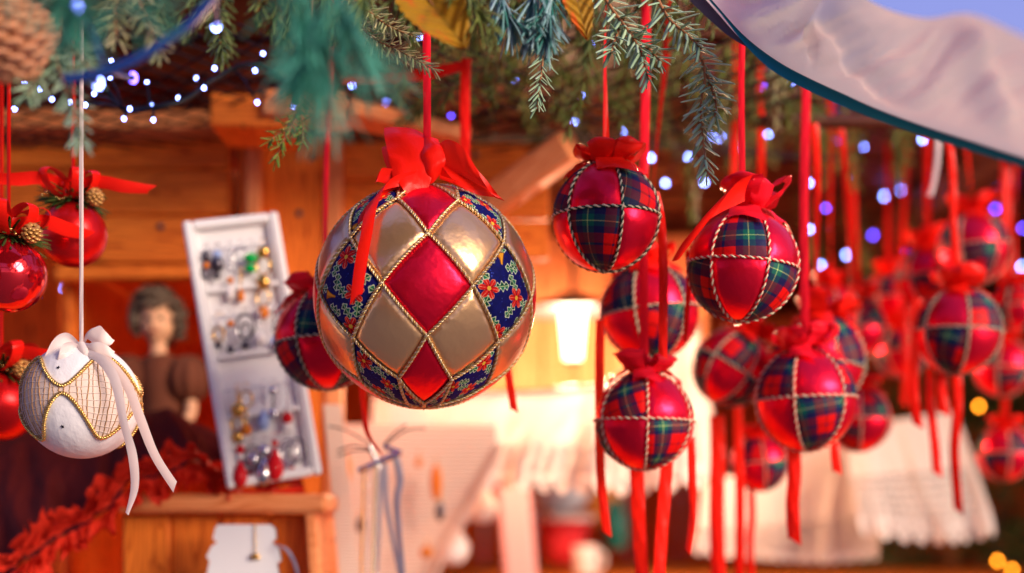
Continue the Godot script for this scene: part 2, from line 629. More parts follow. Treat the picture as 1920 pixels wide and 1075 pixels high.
# Tartan and lame ball: six gores cut at the equator, cord on the seams.
func tartan_ball(parent, radius: float, first: float, plaid_above: bool, variant: int, detail: bool):
	var count := 20 if detail else 8
	for g in 6:
		for half in 2:
			var a0 := deg_to_rad(first + g * 60.0)
			var is_plaid: bool = ((g % 2 == 0) == plaid_above) == (half == 0)
			var low := half == 1
			var where := func(u: float, v: float) -> Vector3:
				var la := lerpf(-1.53, 0.0, v) if low else lerpf(0.0, 1.53, v)
				return polar(a0 + u * PI / 3.0, la)
			var sh := ball_panel(radius, where, 0.09 * ((g * 7 + variant * 3 + half * 5) % 9 - 4), Vector2(0.013 * ((g * 5 + variant * 2) % 7), 0.011 * ((g * 3 + half * 4 + variant) % 5)), 0.012, count)
			var cloth: Material = [M.plaid_cotton, M.plaid_cotton, M.plaid_cotton, M.warm_plaid_cotton, M.wide_plaid_cotton, M.plaid_cotton, M.wide_plaid_cotton, M.warm_plaid_cotton, M.warm_plaid_cotton][variant % 9]
			put(sh.made(cloth if is_plaid else M.red_lame), "plaid_panel" if is_plaid else "red_panel", parent)
	var cord := ArrayMesh.new()
	var dark: Material = M.green_cord if variant % 2 == 0 else M.red_cord
	var thick := radius * 0.028
	for g in 3:
		var ring := PackedVector3Array()
		for s in 121:
			ring.append((polar(deg_to_rad(first + g * 60.0), TAU * s / 120.0)) * radius * 1.012)
		twisted_cord(ring, thick, radius * 0.155, cord, M.cream_cord, dark)
	var belt := PackedVector3Array()
	for s in 121:
		belt.append(polar(TAU * s / 120.0, 0.0) * radius * 1.014)
	twisted_cord(belt, thick, radius * 0.155, cord, M.cream_cord, dark)
	put(cord, "trim_cord", parent)

# A crumpled satin bow that sits on top of a ball; sizes in ball radii.
func puff_bow(parent, radius: float, with_seed: int, loops: int, material: Material, high := 0.5):
	var r := RandomNumberGenerator.new()
	r.seed = with_seed
	var bow := Node3D.new()
	bow.name = "bow"
	parent.add_child(bow)
	bow.position = Vector3(0, radius * 0.99, 0)
	for k in loops:
		var az := TAU * k / loops + r.randf_range(-0.35, 0.35) + 0.5
		var out := Vector3(sin(az), 0, cos(az))
		var side := Vector3(cos(az), 0, -sin(az))
		var l := radius * r.randf_range(0.56, 0.78)
		var h := radius * high * r.randf_range(0.75, 1.1)
		var w := radius * r.randf_range(0.26, 0.36)
		var tw := r.randf_range(-0.6, 0.6)
		var mids := []
		var halves := []
		for s in 9:
			var q := s / 8.0
			var away := sin(PI * q)
			var p := out * l * pow(away, 0.8) * (1.0 - 0.25 * q) + Vector3.UP * h * (sin(PI * q * 0.95) * (1.25 - 1.15 * q) + 0.12) - Vector3.UP * radius * 0.16 * away * q
			p += side * tw * l * 0.35 * away + Vector3(r.randf_range(-1, 1), r.randf_range(-1, 1), r.randf_range(-1, 1)) * radius * 0.035
			mids.append(p)
			var hw := (side + Vector3.UP * tw * (q - 0.4) * 1.3 + out * tw * 0.5 * q).normalized() * w * (0.4 + 0.6 * away)
			halves.append(hw)
		var sh := Sheet.new()
		ribbon(sh, mids, halves, 5, radius * 0.05, radius * 0.016)
		put(sh.made(material), "loop", bow)
	# ends that drape over the shoulders of the ball
	for k in 4:
		var az := TAU * k / 4.0 + r.randf_range(-0.3, 0.3) - 0.3
		var mids := []
		var halves := []
		var w := radius * r.randf_range(0.20, 0.30)
		for s in 5:
			var la := PI / 2.0 - (0.05 + s * r.randf_range(0.16, 0.20))
			var p := polar(az + s * 0.05, la) * radius * (1.10 - 0.012 * s) - Vector3(0, radius * 0.99, 0)
			mids.append(p)
			halves.append(Vector3(cos(az), 0.10 * sin(s * 2.0 + k), -sin(az)) * w * (0.7 + 0.12 * s))
		var sh := Sheet.new()
		ribbon(sh, mids, halves, 4, radius * 0.04, radius * 0.018, w * 0.5)
		put(sh.made(material), "drape", bow)
	var kn := Sheet.new()
	kn.ball(Vector3(0, radius * 0.16, 0), Vector3(0.16, 0.20, 0.16) * radius, 8)
	put(kn.made(material), "knot", bow)
	return bow

# A flat hanging strip; points are world places, kept relative to the thing.
func strip(parent, called: String, points: Array, width: float, material: Material, twist := 0.0, cut := 0.0):
	var mids := []
	var halves := []
	for k in points.size():
		mids.append(points[k] - parent.position)
		var a := twist * float(k) / maxi(points.size() - 1, 1)
		halves.append(Vector3(cos(a), 0, sin(a)) * width * 0.5)
	var sh := Sheet.new()
	ribbon(sh, mids, halves, 8, width * 0.10, width * 0.035, cut)
	return put(sh.made(material), called, parent)

# x, y, diameter in photo pixels, depth, first seam azimuth, plaid above in the first gore, roll, tilt
func tartan_ornament(x, y, size, d, first, plaid_above, roll, variant, label, top_x, top_y, width, material, detail := true, bow_high := 0.5):
	var radius: float = size * 0.5 * px(d) * 0.975
	var o = thing("ball_ornament", at(x, y, d), label, "ornament", "tartan ball ornaments hanging on red ribbons")
	var body := Node3D.new()
	body.name = "ball"
	o.add_child(body)
	var lean := deg_to_rad(roll)
	body.rotation = Vector3(0, -atan((x - 960.0) / FOCAL), lean)
	body.scale = Vector3(1.0 + 0.012 * sin(variant * 2.1), 1.0 + 0.02 * sin(variant * 1.3 + 0.5), 1.0)
	tartan_ball(body, radius, first, plaid_above, variant, detail)
	var bow = puff_bow(o, radius, 100 + variant * 13, 6, material, bow_high)
	bow.position = Vector3(-sin(lean), cos(lean), 0) * radius * 0.99
	bow.rotation.z = lean
	var top := at(top_x, top_y, d)
	var knot: Vector3 = o.position + Vector3(0, radius * 1.2, 0)
	var up_y := EYE.y + 0.60
	if top.x > 0.32 and d < 1.85:
		up_y = EYE.y + 0.46 * d / 1.62
	top = top + Vector3(0, up_y - top.y, 0)
	strip(o, "hanging_ribbon", [top, top.lerp(knot, 0.33) + Vector3(0.0015, 0, 0), top.lerp(knot, 0.66) - Vector3(0.001, 0, 0), knot], width * px(d), material, [2.9, 0.4, 0.9, 0.3, 2.2, 0.5, 1.6][variant % 7])
	return o

func hang_tail(o, points: Array, d: float, width: float, material: Material, twist := 0.0, cut := 0.35):
	var w: Array = []
	for p in points:
		w.append(at(p[0], p[1], d))
	strip(o, "tail", w, width * px(d), material, twist, width * px(d) * cut)

func big_ornament():
	var d := 1.2
	var s := px(d)
	var radius := 206.0 * s
	var o = thing("patchwork_ball_ornament", at(797, 557, d), "large patchwork ball of gold, red and blue floral diamonds with gold cord and red bow", "ornament")
	var body := Node3D.new()
	body.name = "ball"
	o.add_child(body)
	body.rotation = Vector3(deg_to_rad(-1.0), deg_to_rad(5.0), deg_to_rad(-1.0))
	var core := Sheet.new()
	core.ball(Vector3.ZERO, Vector3.ONE * radius * 0.975, 24)
	put(core.made(M.red_lame), "core", body)
	# rings of seam crossings, staggered by half a step; eight diamonds round
	var rings := [-88.0, -79.0, -53.5, -28.5, -3.0, 22.0, 47.0, 72.0, 88.0]
	var half := deg_to_rad(22.5)
	var crossing := func(ring: int, k: int) -> Vector3:
		# ring 3 (la -28) has a crossing at azimuth 0; odd rings are aligned with it
		return polar(half * (2 * k + (1 if ring % 2 == 0 else 0)), deg_to_rad(rings[ring]))
	for ring in range(1, 8):
		for k in 8:
			# the diamond whose waist is on this ring: left and right crossings here, top and bottom on the rings beside
			var off := 1 if ring % 2 == 0 else 0
			var mid_az := half * (2 * k + off + 1)
			var left := polar(mid_az - half, deg_to_rad(rings[ring]))
			var right := polar(mid_az + half, deg_to_rad(rings[ring]))
			var top := polar(mid_az, deg_to_rad(rings[ring + 1]))
			var low := polar(mid_az, deg_to_rad(rings[ring - 1]))
			var where := func(u: float, v: float) -> Vector3:
				return (low.lerp(right, u)).lerp(left.lerp(top, u), v)
			# columns: red on the seen middle column, gold beside it, floral beyond, and so round
			var step := posmod(roundi(mid_az / half), 16)
			var kind: String = ["red", "gold", "floral", "gold", "red", "gold", "floral", "gold", "red", "gold", "floral", "gold", "red", "gold", "floral", "gold"][step]
			if ring == 1: kind = "floral"
			var sh := ball_panel(radius, where, 0.0, Vector2(step * 0.021, ring * 0.0137), 0.012, 24)
			put(sh.made({"red": M.red_lame, "gold": M.gold_lame, "floral": M.floral_cotton}[kind]), kind + "_diamond", body)
	var cord := ArrayMesh.new()
	for way in [-1.0, 1.0]:
		for k in 8:
			var path := PackedVector3Array()
			for ring in 9:
				var a: float = half * (2 * k + way * (ring - 3))
				var p := polar(a, deg_to_rad(rings[ring])) * radius * (1.006 if way < 0 else 1.011)
				if ring == 0:
					path.append(p)
				else:
					var a0: float = half * (2 * k + way * (ring - 4))
					for q in range(1, 9):
						var t := q / 8.0
						var v := polar(a0, deg_to_rad(rings[ring - 1])).lerp(polar(a, deg_to_rad(rings[ring])), t).normalized()
						path.append(v * radius * (1.006 if way < 0 else 1.011))
			twisted_cord(path, radius * 0.0165, radius * 0.058, cord, M.pale_gold_cord, M.gold_cord)
	put(cord, "gold_trim_cord", body)
	# the bow: photo offsets from the ball's middle, x right, y up, z towards the street
	var bow := Node3D.new()
	bow.name = "bow"
	o.add_child(bow)
	var bend := func(rows: Array, called: String, camber: float, cut := 0.0, crease := 0.0):
		var mids := []
		var halves := []
		for q in rows:
			mids.append(at((q[0] - 805.0) * (1.08 if q[1] < 400.0 else 1.0) + 808.0, q[1] - 2.0, d - q[2] * s) - o.position)
			halves.append(Vector3(q[3], q[4], q[5]) * s * (1.16 if called == "loop" else 1.0))
		var sh := Sheet.new()
		ribbon(sh, mids, halves, 8, camber * s, crease * s, cut * s)
		put(sh.made(M.red_satin), called, bow)
	# tall left loop: up the back, over the top, down the front
	bend.call([[800, 318, 40, 20, 0, 4], [782, 292, 18, 32, -4, 6], [768, 266, 20, 37, -8, 8], [763, 251, 44, 36, -10, 8], [764, 264, 76, 37, -10, 6], [768, 296, 92, 36, -14, 4], [766, 326, 100, 30, -24, 2], [752, 356, 112, 12, -18, 2]], "loop", 9.0, 0.0, 1.0)
	bend.call([[794, 310, 60, 12, 4, 8], [770, 284, 62, 28, -2, 10], [750, 280, 74, 27, -4, 8], [742, 310, 88, 18, -10, 6], [745, 345, 102, 10, -12, 4]], "loop", 6.0)
	# drooping right loop with its folded under side
	bend.call([[806, 306, 66, 2, 18, 4], [836, 298, 84, -4, 25, 12], [868, 310, 96, -11, 26, 14], [900, 340, 98, -14, 18, 8], [926, 372, 90, -6, 6, 2]], "loop", 9.0, 0.0, 1.0)
	bend.call([[912, 360, 82, -8, 10, 2], [880, 350, 78, -6, 16, -6], [850, 335, 84, -6, 16, -8], [822, 322, 82, 2, 14, -4]], "loop", -4.0)
	bend.call([[810, 310, 88, 2, 14, 0], [830, 322, 98, -12, 16, 2], [846, 338, 100, -10, 6, 2]], "tail", 3.0, 8.0)
	# the knot, wrapped and pinched
	bend.call([[800, 268, 70, 18, 4, 4], [806, 284, 96, 20, 2, 2], [810, 304, 102, 21, 0, 0], [806, 326, 96, 18, 0, 0], [802, 340, 84, 12, 0, 0]], "knot", 9.0, 0.0, 2.0)
	# left end: swings out over the shoulder and hangs down in front
	bend.call([[786, 332, 96, 10, 8, 0], [758, 338, 116, 6, 12, 0], [724, 352, 130, 8, 10, 2], [702, 392, 160, 11, 6, 2], [684, 440, 186, 11, 3, 2], [673, 500, 204, 11, 0, 2], [665, 560, 214, 10, 0, 2]], "tail", 1.5, -14.0)
	bend.call([[770, 336, 90, 4, 10, 0], [738, 334, 104, 4, 12, 0], [716, 330, 108, 4, 10, 2], [712, 342, 112, 4, 8, 0]], "loop", 2.0)
	bend.call([[778, 340, 80, 10, 6, 0], [742, 356, 100, 8, 10, 4], [712, 372, 122, 8, 10, 4], [690, 398, 138, 10, 8, 4], [676, 440, 150, 9, 4, 4]], "tail", 2.0, 8.0)
	var top := at(796, 20, d) + Vector3(0, 0.12, 0.02)
	var knot := at(801, 270, d - 80.0 * s)
	strip(o, "hanging_ribbon", [top, top.lerp(knot, 0.5) + Vector3(0.001, 0, 0), knot], 15.0 * s, M.pink_satin, 0.3)

func white_ornament():
	var d := 1.17
	var s := px(d)
	var radius := 108.5 * s
	var o = thing("white_ball_ornament", at(152, 752, d), "white paper ball with gold cord waves, gauze net bands and white satin bow", "ornament")
	var body := Node3D.new()
	body.name = "ball"
	o.add_child(body)
	body.rotation = Vector3(deg_to_rad(-6.0), deg_to_rad(0.0), deg_to_rad(1.5))
	var core := Sheet.new()
	core.ball(Vector3.ZERO, Vector3.ONE * radius, 40)
	put(core.made(M.crinkled_paper), "paper_ball", body)
	var wave := func(a: float, top: bool) -> float:
		var k := pow(0.5 - 0.5 * cos(a * 4.0), 0.85)
		return deg_to_rad(4.0 + 36.0 * k) if top else deg_to_rad(-3.0 - 44.0 * k)
	# gauze: backing cloth, then warp and weft threads that can be seen one by one
	for sector in 4:
		var sh := Sheet.new()
		var pts := PackedVector3Array()
		var uvs := PackedVector2Array()
		var a0 := sector * PI / 2.0
		for r in 13:
			for k in 33:
				var a := a0 + k / 32.0 * PI / 2.0
				pts.append(polar(a, lerpf(wave.call(a, false), wave.call(a, true), r / 12.0)) * radius * 1.006)
				uvs.append(Vector2(k, r))
		sh.grid(pts, uvs, 33)
		var net = put(sh.made(M.gauze_backing), "gauze_band", body)
		var warp := Sheet.new()
		var weft := Sheet.new()
		var r2 := RandomNumberGenerator.new()
		r2.seed = 5 + sector
		for k in 17:
			var a := a0 + (k + 0.5) / 17.0 * PI / 2.0
			var line := PackedVector3Array()
			var sway := r2.randf() * 9.0
			for q in 19:
				var la := lerpf(wave.call(a, false), wave.call(a, true), q / 18.0)
				line.append(polar(a + 0.018 * sin(la * 7.0 + sway) + r2.randf_range(-0.006, 0.006), la) * radius * (1.012 + 0.003 * sin(q * 1.9 + sway)))
			warp.tube(line, even(19, radius * 0.0095, radius * 0.0095) if k % 2 == 0 else even(19, radius * 0.0055, radius * 0.0055), 4)
		for q in 15:
			var la := deg_to_rad(-46.0 + q * 6.2)
			var line := PackedVector3Array()
			for k in 49:
				var a := a0 + k / 48.0 * PI / 2.0
				var inside: bool = la < wave.call(a, true) and la > wave.call(a, false)
				if inside:
					line.append(polar(a, la + 0.012 * sin(a * 11.0 + q)) * radius * 1.010)
				if (not inside or k == 48) and line.size():
					if line.size() > 2: weft.tube(line, even(line.size(), radius * 0.0075, radius * 0.0075), 4)
					line = PackedVector3Array()
		put(warp.made(M.gauze_warp), "warp_threads", net, "stuff")
		put(weft.made(M.gauze_weft), "weft_threads", net, "stuff")
	for top in [true, false]:
		var path := PackedVector3Array()
		for q in 241:
			var a := q / 240.0 * TAU
			path.append(polar(a, wave.call(a, top)) * radius * 1.02)
		var cord := ArrayMesh.new()
		twisted_cord(path, radius * 0.036, radius * 0.085, cord, M.gold_cord, M.gold_cap)
		put(cord, "gold_cord", body)
	for p in [[0.02, 0.40, 0.2], [0.06, -0.62, 0.5]]:
		var sh := Sheet.new()
		var c := polar(p[0] - 0.12, p[1])
		var east := Vector3.UP.cross(c).normalized()
		var north := c.cross(east)
		sh.vert(c * radius * 1.018, c)
		for q in 11:
			var ang: float = q * PI / 5.0 + p[2]
			var l := radius * (0.042 if q % 2 == 0 else 0.018)
			sh.vert(c * radius * 1.012 + (east * cos(ang) + north * sin(ang)) * l, c)
		for q in 10:
			sh.i.append_array([0, q + 2, q + 1])
		put(sh.made(M.dark_star), "star", body)
	# bow: photo offsets from the middle of the ball
	var bow := Node3D.new()
	bow.name = "bow"
	o.add_child(bow)
	var bend := func(rows: Array, called: String, camber: float, cut := 0.0, crease := 0.0):
		var mids := []
		var halves := []
		for q in rows:
			mids.append(at(q[0], q[1] + 4.0, d - q[2] * s) - o.position)
			halves.append(Vector3(q[3], q[4], q[5]) * s)
		var sh := Sheet.new()
		ribbon(sh, mids, halves, 7, camber * s, crease * s, cut * s)
		put(sh.made(M.white_satin), called, bow)
	bend.call([[150, 652, 30, 3, 8, 2], [128, 640, 44, 4, 17, 4], [108, 645, 56, 5, 21, 4], [90, 660, 60, 6, 20, 2], [78, 676, 62, 4, 9, 0]], "loop", 6.0, 4.0, 1.2)
	bend.call([[152, 656, 40, 4, 8, 2], [136, 652, 66, 2, 13, 6], [118, 656, 78, 2, 14, 4], [110, 668, 80, 3, 9, 2], [126, 668, 74, 2, 8, 4], [150, 660, 56, 3, 6, 2]], "loop", 4.0, 0.0, 1.0)
	bend.call([[154, 650, 30, 4, 8, 2], [164, 628, 40, 9, 10, 5], [176, 620, 50, 12, 12, 5], [192, 634, 56, 8, 14, 4], [208, 640, 50, 4, 6, 2]], "loop", 6.0, 3.0, 1.0)
	bend.call([[154, 654, 40, 2, 8, 2], [174, 650, 62, 4, 12, 4], [194, 655, 66, 4, 13, 4], [210, 664, 60, 2, 10, 2]], "loop", 5.0, 4.0, 1.0)
	bend.call([[150, 640, 48, 8, 2, 2], [156, 652, 64, 9, 0, 2], [160, 664, 66, 7, 1, 2]], "knot", 4.0)
	# two long ends
	bend.call([[158, 656, 60, 6, 4, 2], [190, 672, 92, 7, 6, 2], [216, 712, 112, 9, 4, 2], [232, 790, 118, 8, 1, 3], [248, 850, 112, 9, 0, 2], [252, 910, 106, 8, 0, 3], [238, 960, 104, 5, 3, 2]], "tail", 1.0, 6.0)
	bend.call([[160, 656, 50, 6, 4, 2], [202, 676, 78, 7, 6, 2], [238, 720, 84, 8, 4, 2], [262, 780, 82, 9, 3, 2], [290, 850, 80, 8, 3, 2], [328, 910, 78, 7, 5, 2]], "tail", 1.0, -6.0)
	var top := at(152, 60, d) + Vector3(0, 0.16, 0)
	var knot := at(152, 646, d - 45.0 * s)
	strip(o, "hanging_ribbon", [top, top.lerp(knot, 0.5), knot], 9.0 * s, M.white_satin, 0.3)

# A red glass bauble with bow, gilt cone, fir tips and beads
func red_bauble(x, y, size, d, glossy, label, turn):
	var s := px(d)
	var radius: float = size * 0.5 * s
	var o = thing("red_bauble", at(x, y, d), label, "bauble", "red glass baubles with bows and gilded cones")
	var sh := Sheet.new()
	sh.ball(Vector3.ZERO, Vector3.ONE * radius, 28)
	put(sh.made(M.glossy_bauble if glossy else M.matte_bauble), "glass_ball", o)
	sh = Sheet.new()
	sh.lathe(PackedVector2Array([Vector2(0.24, 0.93), Vector2(0.24, 1.10), Vector2(0.20, 1.14), Vector2(0.0, 1.15)]), 16, Vector3.ZERO, Basis.IDENTITY.scaled(Vector3.ONE * radius))
	put(sh.made(M.gold_cap), "cap", o)
	var r := RandomNumberGenerator.new()
	r.seed = int(x * 3 + y)
	var bow := Node3D.new()
	bow.name = "bow"
	o.add_child(bow)
	bow.position = Vector3(0, radius * 1.2, radius * 0.2)
	bow.rotation.y = turn
	for k in 7:
		var az := TAU * k / 7.0 + r.randf_range(-0.25, 0.25)
		var out := Vector3(sin(az), 0, cos(az))
		var side := Vector3(cos(az), 0, -sin(az))
		var mids := []
		var halves := []
		var l := radius * r.randf_range(0.85, 1.2)
		for q in 9:
			var ang := q / 8.0 * TAU * 0.92 - 0.5
			mids.append(out * l * (0.5 - 0.5 * cos(ang + 0.5)) + Vector3.UP * radius * (0.42 * sin(ang) + 0.14 + 0.1 * q / 8.0))
			halves.append((side + Vector3.UP * 0.25 * sin(k * 2.0)) * radius * 0.17)
		var lp := Sheet.new()
		ribbon(lp, mids, halves, 5, radius * 0.02)
		put(lp.made(M.red_satin), "loop", bow)
	for e in [-1.0, 1.0]:
		var lp := Sheet.new()
		ribbon(lp, [Vector3(0, 0.1, 0.2) * radius, Vector3(e * 0.8, 0.28, 0.5) * radius, Vector3(e * 1.5, 0.18, 0.6) * radius, Vector3(e * 2.3, 0.16, 0.55) * radius], [Vector3(0, 0.16, 0.06) * radius, Vector3(0, 0.17, 0.1) * radius, Vector3(0, 0.18, 0.08) * radius, Vector3(0, 0.12, 0.05) * radius], 6, radius * 0.03, 0.0, radius * 0.18)
		put(lp.made(M.red_satin), "tail", bow)
	# fir tips under the bow
	var nd := Sheet.new()
	nd.tinted = true
	for k in 170:
		var az := r.randf() * TAU
		var dir := Vector3(sin(az), r.randf_range(-0.55, 0.35), cos(az)).normalized()
		var from := Vector3(0, radius * 1.08, 0) + dir * radius * 0.2
		needle(nd, from, dir, radius * r.randf_range(0.5, 1.0), radius * 0.04, Color(0.03, 0.075, 0.02).lerp(Color(0.10, 0.13, 0.03), r.randf()))
	put(nd.made(M.fir_needles), "fir_tips", o, "stuff")
	var cone := Sheet.new()
	var axis := Basis(Vector3.FORWARD, 0.5) * Basis(Vector3.RIGHT, 0.7)
	for ring in 7:
		for k in 7:
			var a := TAU * (k + 0.5 * (ring % 2)) / 7.0
			var rr := 0.22 * sin(PI * (ring + 1.2) / 8.6)
			cone.ball(Vector3(0.82, 1.02, 0.55) * radius + axis * (Vector3(cos(a) * rr, ring * 0.07 - 0.22, sin(a) * rr) * radius), Vector3(0.075, 0.035, 0.075) * radius, 5, axis * Basis(Vector3.UP, -a))
	put(cone.made(M.gilded_cone), "gilded_cone", o)
	var beads := Sheet.new()
	for k in 14:
		beads.ball(Vector3(-0.7 + 0.1 * k, 1.04 + 0.12 * sin(k * 0.9), 0.62 + 0.06 * cos(k * 1.3)) * radius, Vector3.ONE * radius * 0.045, 6)
	put(beads.made(M.gold_cap), "bead_string", o)
	var berries := Sheet.new()
	for k in 5:
		berries.ball(Vector3(-0.5 + r.randf() * 0.5, 1.05 + r.randf() * 0.3, 0.7) * radius, Vector3.ONE * radius * 0.10, 7)
	put(berries.made(M.berry_red), "berries", o)
	var knot: Vector3 = o.position + Vector3(0, radius * 1.15, 0)
	var top := Vector3(knot.x, EYE.y + 0.60, knot.z)
	strip(o, "hanging_ribbon", [top, top.lerp(knot, 0.5), knot], 9.0 * s, M.red_satin, 0.4)
	return o
# ---------------------------------------------------------------- fir, garlands, leaves, cones, light strings
func needle(sh: Sheet, from: Vector3, dir: Vector3, length: float, thick: float, color: Color):
	sh.color = color
	var side := dir.cross(Vector3(0.31, 0.87, 0.38)).normalized()
	var up := dir.cross(side)
	var base := sh.v.size()
	var rings := [[0.0, 0.55], [0.18, 1.0], [0.82, 0.95], [0.96, 0.6]]
	var lift := up * length * 0.06
	for q in rings:
		var p: Vector3 = from + dir * length * q[0] + lift * q[0] * q[0]
		for k in 4:
			var o: Vector3 = side * [1.0, 0.0, -1.0, 0.0][k] + up * [0.0, 0.45, 0.0, -0.45][k]
			sh.vert(p + o * thick * q[1], o.normalized())
	sh.vert(from + dir * length + lift, dir)
	for r in 3:
		for k in 4:
			var a := base + r * 4 + k
			var b := base + r * 4 + (k + 1) % 4
			sh.i.append_array([a, a + 4, b, b, a + 4, b + 4])
	for k in 4:
		sh.i.append_array([base + 12 + k, base + 16, base + 12 + (k + 1) % 4])

# One fir sprig: a curved twig with needles combed to both sides and above.
func sprig(twig: Sheet, leaves: Sheet, line: PackedVector3Array, length: float, gap: float, tints: Array, r: RandomNumberGenerator, flat := 0.6):
	var radii := even(line.size(), length * 0.075, length * 0.035)
	twig.tube(line, radii, 6)
	var total := 0.0
	for k in line.size() - 1:
		total += line[k].distance_to(line[k + 1])
	var run := 0.0
	var seg := 0
	var left := 0.0
	var spin := r.randf() * TAU
	while run < total:
		while seg < line.size() - 2 and run - left > line[seg].distance_to(line[seg + 1]):
			left += line[seg].distance_to(line[seg + 1])
			seg += 1
		var l := line[seg].distance_to(line[seg + 1])
		var p := line[seg].lerp(line[seg + 1], clampf((run - left) / l, 0, 1))
		var dir := (line[seg + 1] - line[seg]).normalized()
		var side := dir.cross(Vector3(0.1, 0.2, 1.0)).normalized()
		var face := side.cross(dir)
		var end := run / total
		spin += 2.399
		var c := cos(spin)
		var s := sin(spin) * flat
		var out := (side * c + face * s).normalized()
		var fwd := r.randf_range(0.35, 0.75) + end * end * 0.9
		var nd := (out + dir * fwd + Vector3(r.randf_range(-1, 1), r.randf_range(-1, 1), r.randf_range(-1, 1)) * 0.2).normalized()
		var len := length * r.randf_range(0.85, 1.25) * (1.0 - 0.35 * end * end)
		var col: Color = tints[0].lerp(tints[1], r.randf())
		needle(leaves, p, nd, len, length * 0.072, col)
		run += gap * (r.randf_range(0.3, 1.7) if r.randf() > 0.06 else 3.0)

const PALE := [Color(0.25, 0.40, 0.24), Color(0.42, 0.56, 0.38)]
const LIVE := [Color(0.09, 0.17, 0.02), Color(0.28, 0.34, 0.07)]
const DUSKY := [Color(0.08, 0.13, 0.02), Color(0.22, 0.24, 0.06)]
const TAN := [Color(0.26, 0.30, 0.13), Color(0.50, 0.42, 0.22)]
const BLUISH := [Color(0.01, 0.13, 0.08), Color(0.12, 0.46, 0.36)]

# lines: each [[x, y] ...] in photo pixels, with a depth for the first and the last point
func fir_branch(lines: Array, d0: float, d1: float, needle_px: float, tints: Array, label: String, gap := 0.085, flat := 0.6):
	var start := at(lines[0][0][0], lines[0][0][1], d0)
	var o = thing("fir_branch", start, label, "branch", "fir branches hanging from the eave")
	var r := RandomNumberGenerator.new()
	r.seed = int(lines[0][0][0] * 7 + lines[0][0][1] * 3 + needle_px)
	var leaves := Sheet.new()
	leaves.tinted = true
	for q in lines:
		var twig := Sheet.new()
		var pts := []
		for k in q.size():
			var d := lerpf(d0, d1, float(k) / (q.size() - 1))
			pts.append(at(q[k][0], q[k][1], d) - start)
		sprig(twig, leaves, smooth(pts, 8), needle_px * px((d0 + d1) / 2.0), needle_px * px(d0) * gap, tints, r, flat)
		put(twig.made(M.twig_bark), "twig", o)
	put(leaves.made(M.fir_needles), "needles", o, "stuff")
	var hang := Sheet.new()
	var top_y := EYE.y + (0.58 if d0 > 1.0 else 0.5)
	hang.tube(PackedVector3Array([Vector3.ZERO, Vector3(0.004, (top_y - start.y) * 0.5, -0.01), Vector3(0, top_y - start.y, -0.02 if d0 > 1.0 else -0.14)]), even(3, 0.0012, 0.0012), 5)
	put(hang.made(M.twig_bark), "stalk", o)
	return o

# Artificial garland tuft: long fine needles bursting from wired stems.
func garland_tuft(stems: Array, d: float, needle_px: float, count: int, thick: float, tints: Array, label: String, droop := 0.5):
	var start := at(stems[0][0][0], stems[0][0][1], d)
	var o = thing("garland_tuft", start, label, "garland", "artificial fir garland along the eave")
	var r := RandomNumberGenerator.new()
	r.seed = int(stems[0][0][0] + stems[0][0][1] * 5 + count)
	var leaves := Sheet.new()
	leaves.tinted = true
	for q in stems:
		var pts := []
		for p in q:
			pts.append(at(p[0], p[1], d + (p[2] if p.size() > 2 else 0.0)) - start)
		var line := smooth(pts, 6)
		var twig := Sheet.new()
		twig.tube(line, even(line.size(), px(d) * 3.0, px(d) * 1.5), 5)
		put(twig.made(M.green_cord), "stem", o)
		for k in count:
			var f := pow(r.randf(), 0.8) * (line.size() - 1.001)
			var p := line[int(f)].lerp(line[int(f) + 1], f - int(f))
			var dir := (line[int(f) + 1] - line[int(f)]).normalized()
			var nd := (dir * (0.5 + droop) + Vector3(r.randf_range(-1, 1), r.randf_range(-1, 1), r.randf_range(-1, 1)) * 0.85 + Vector3.DOWN * droop * 0.4).normalized()
			needle(leaves, p, nd, needle_px * px(d) * r.randf_range(0.7, 1.15), thick * px(d), tints[0].lerp(tints[1], r.randf()))
	put(leaves.made(M.garland_needles), "needles", o, "stuff")
	return o

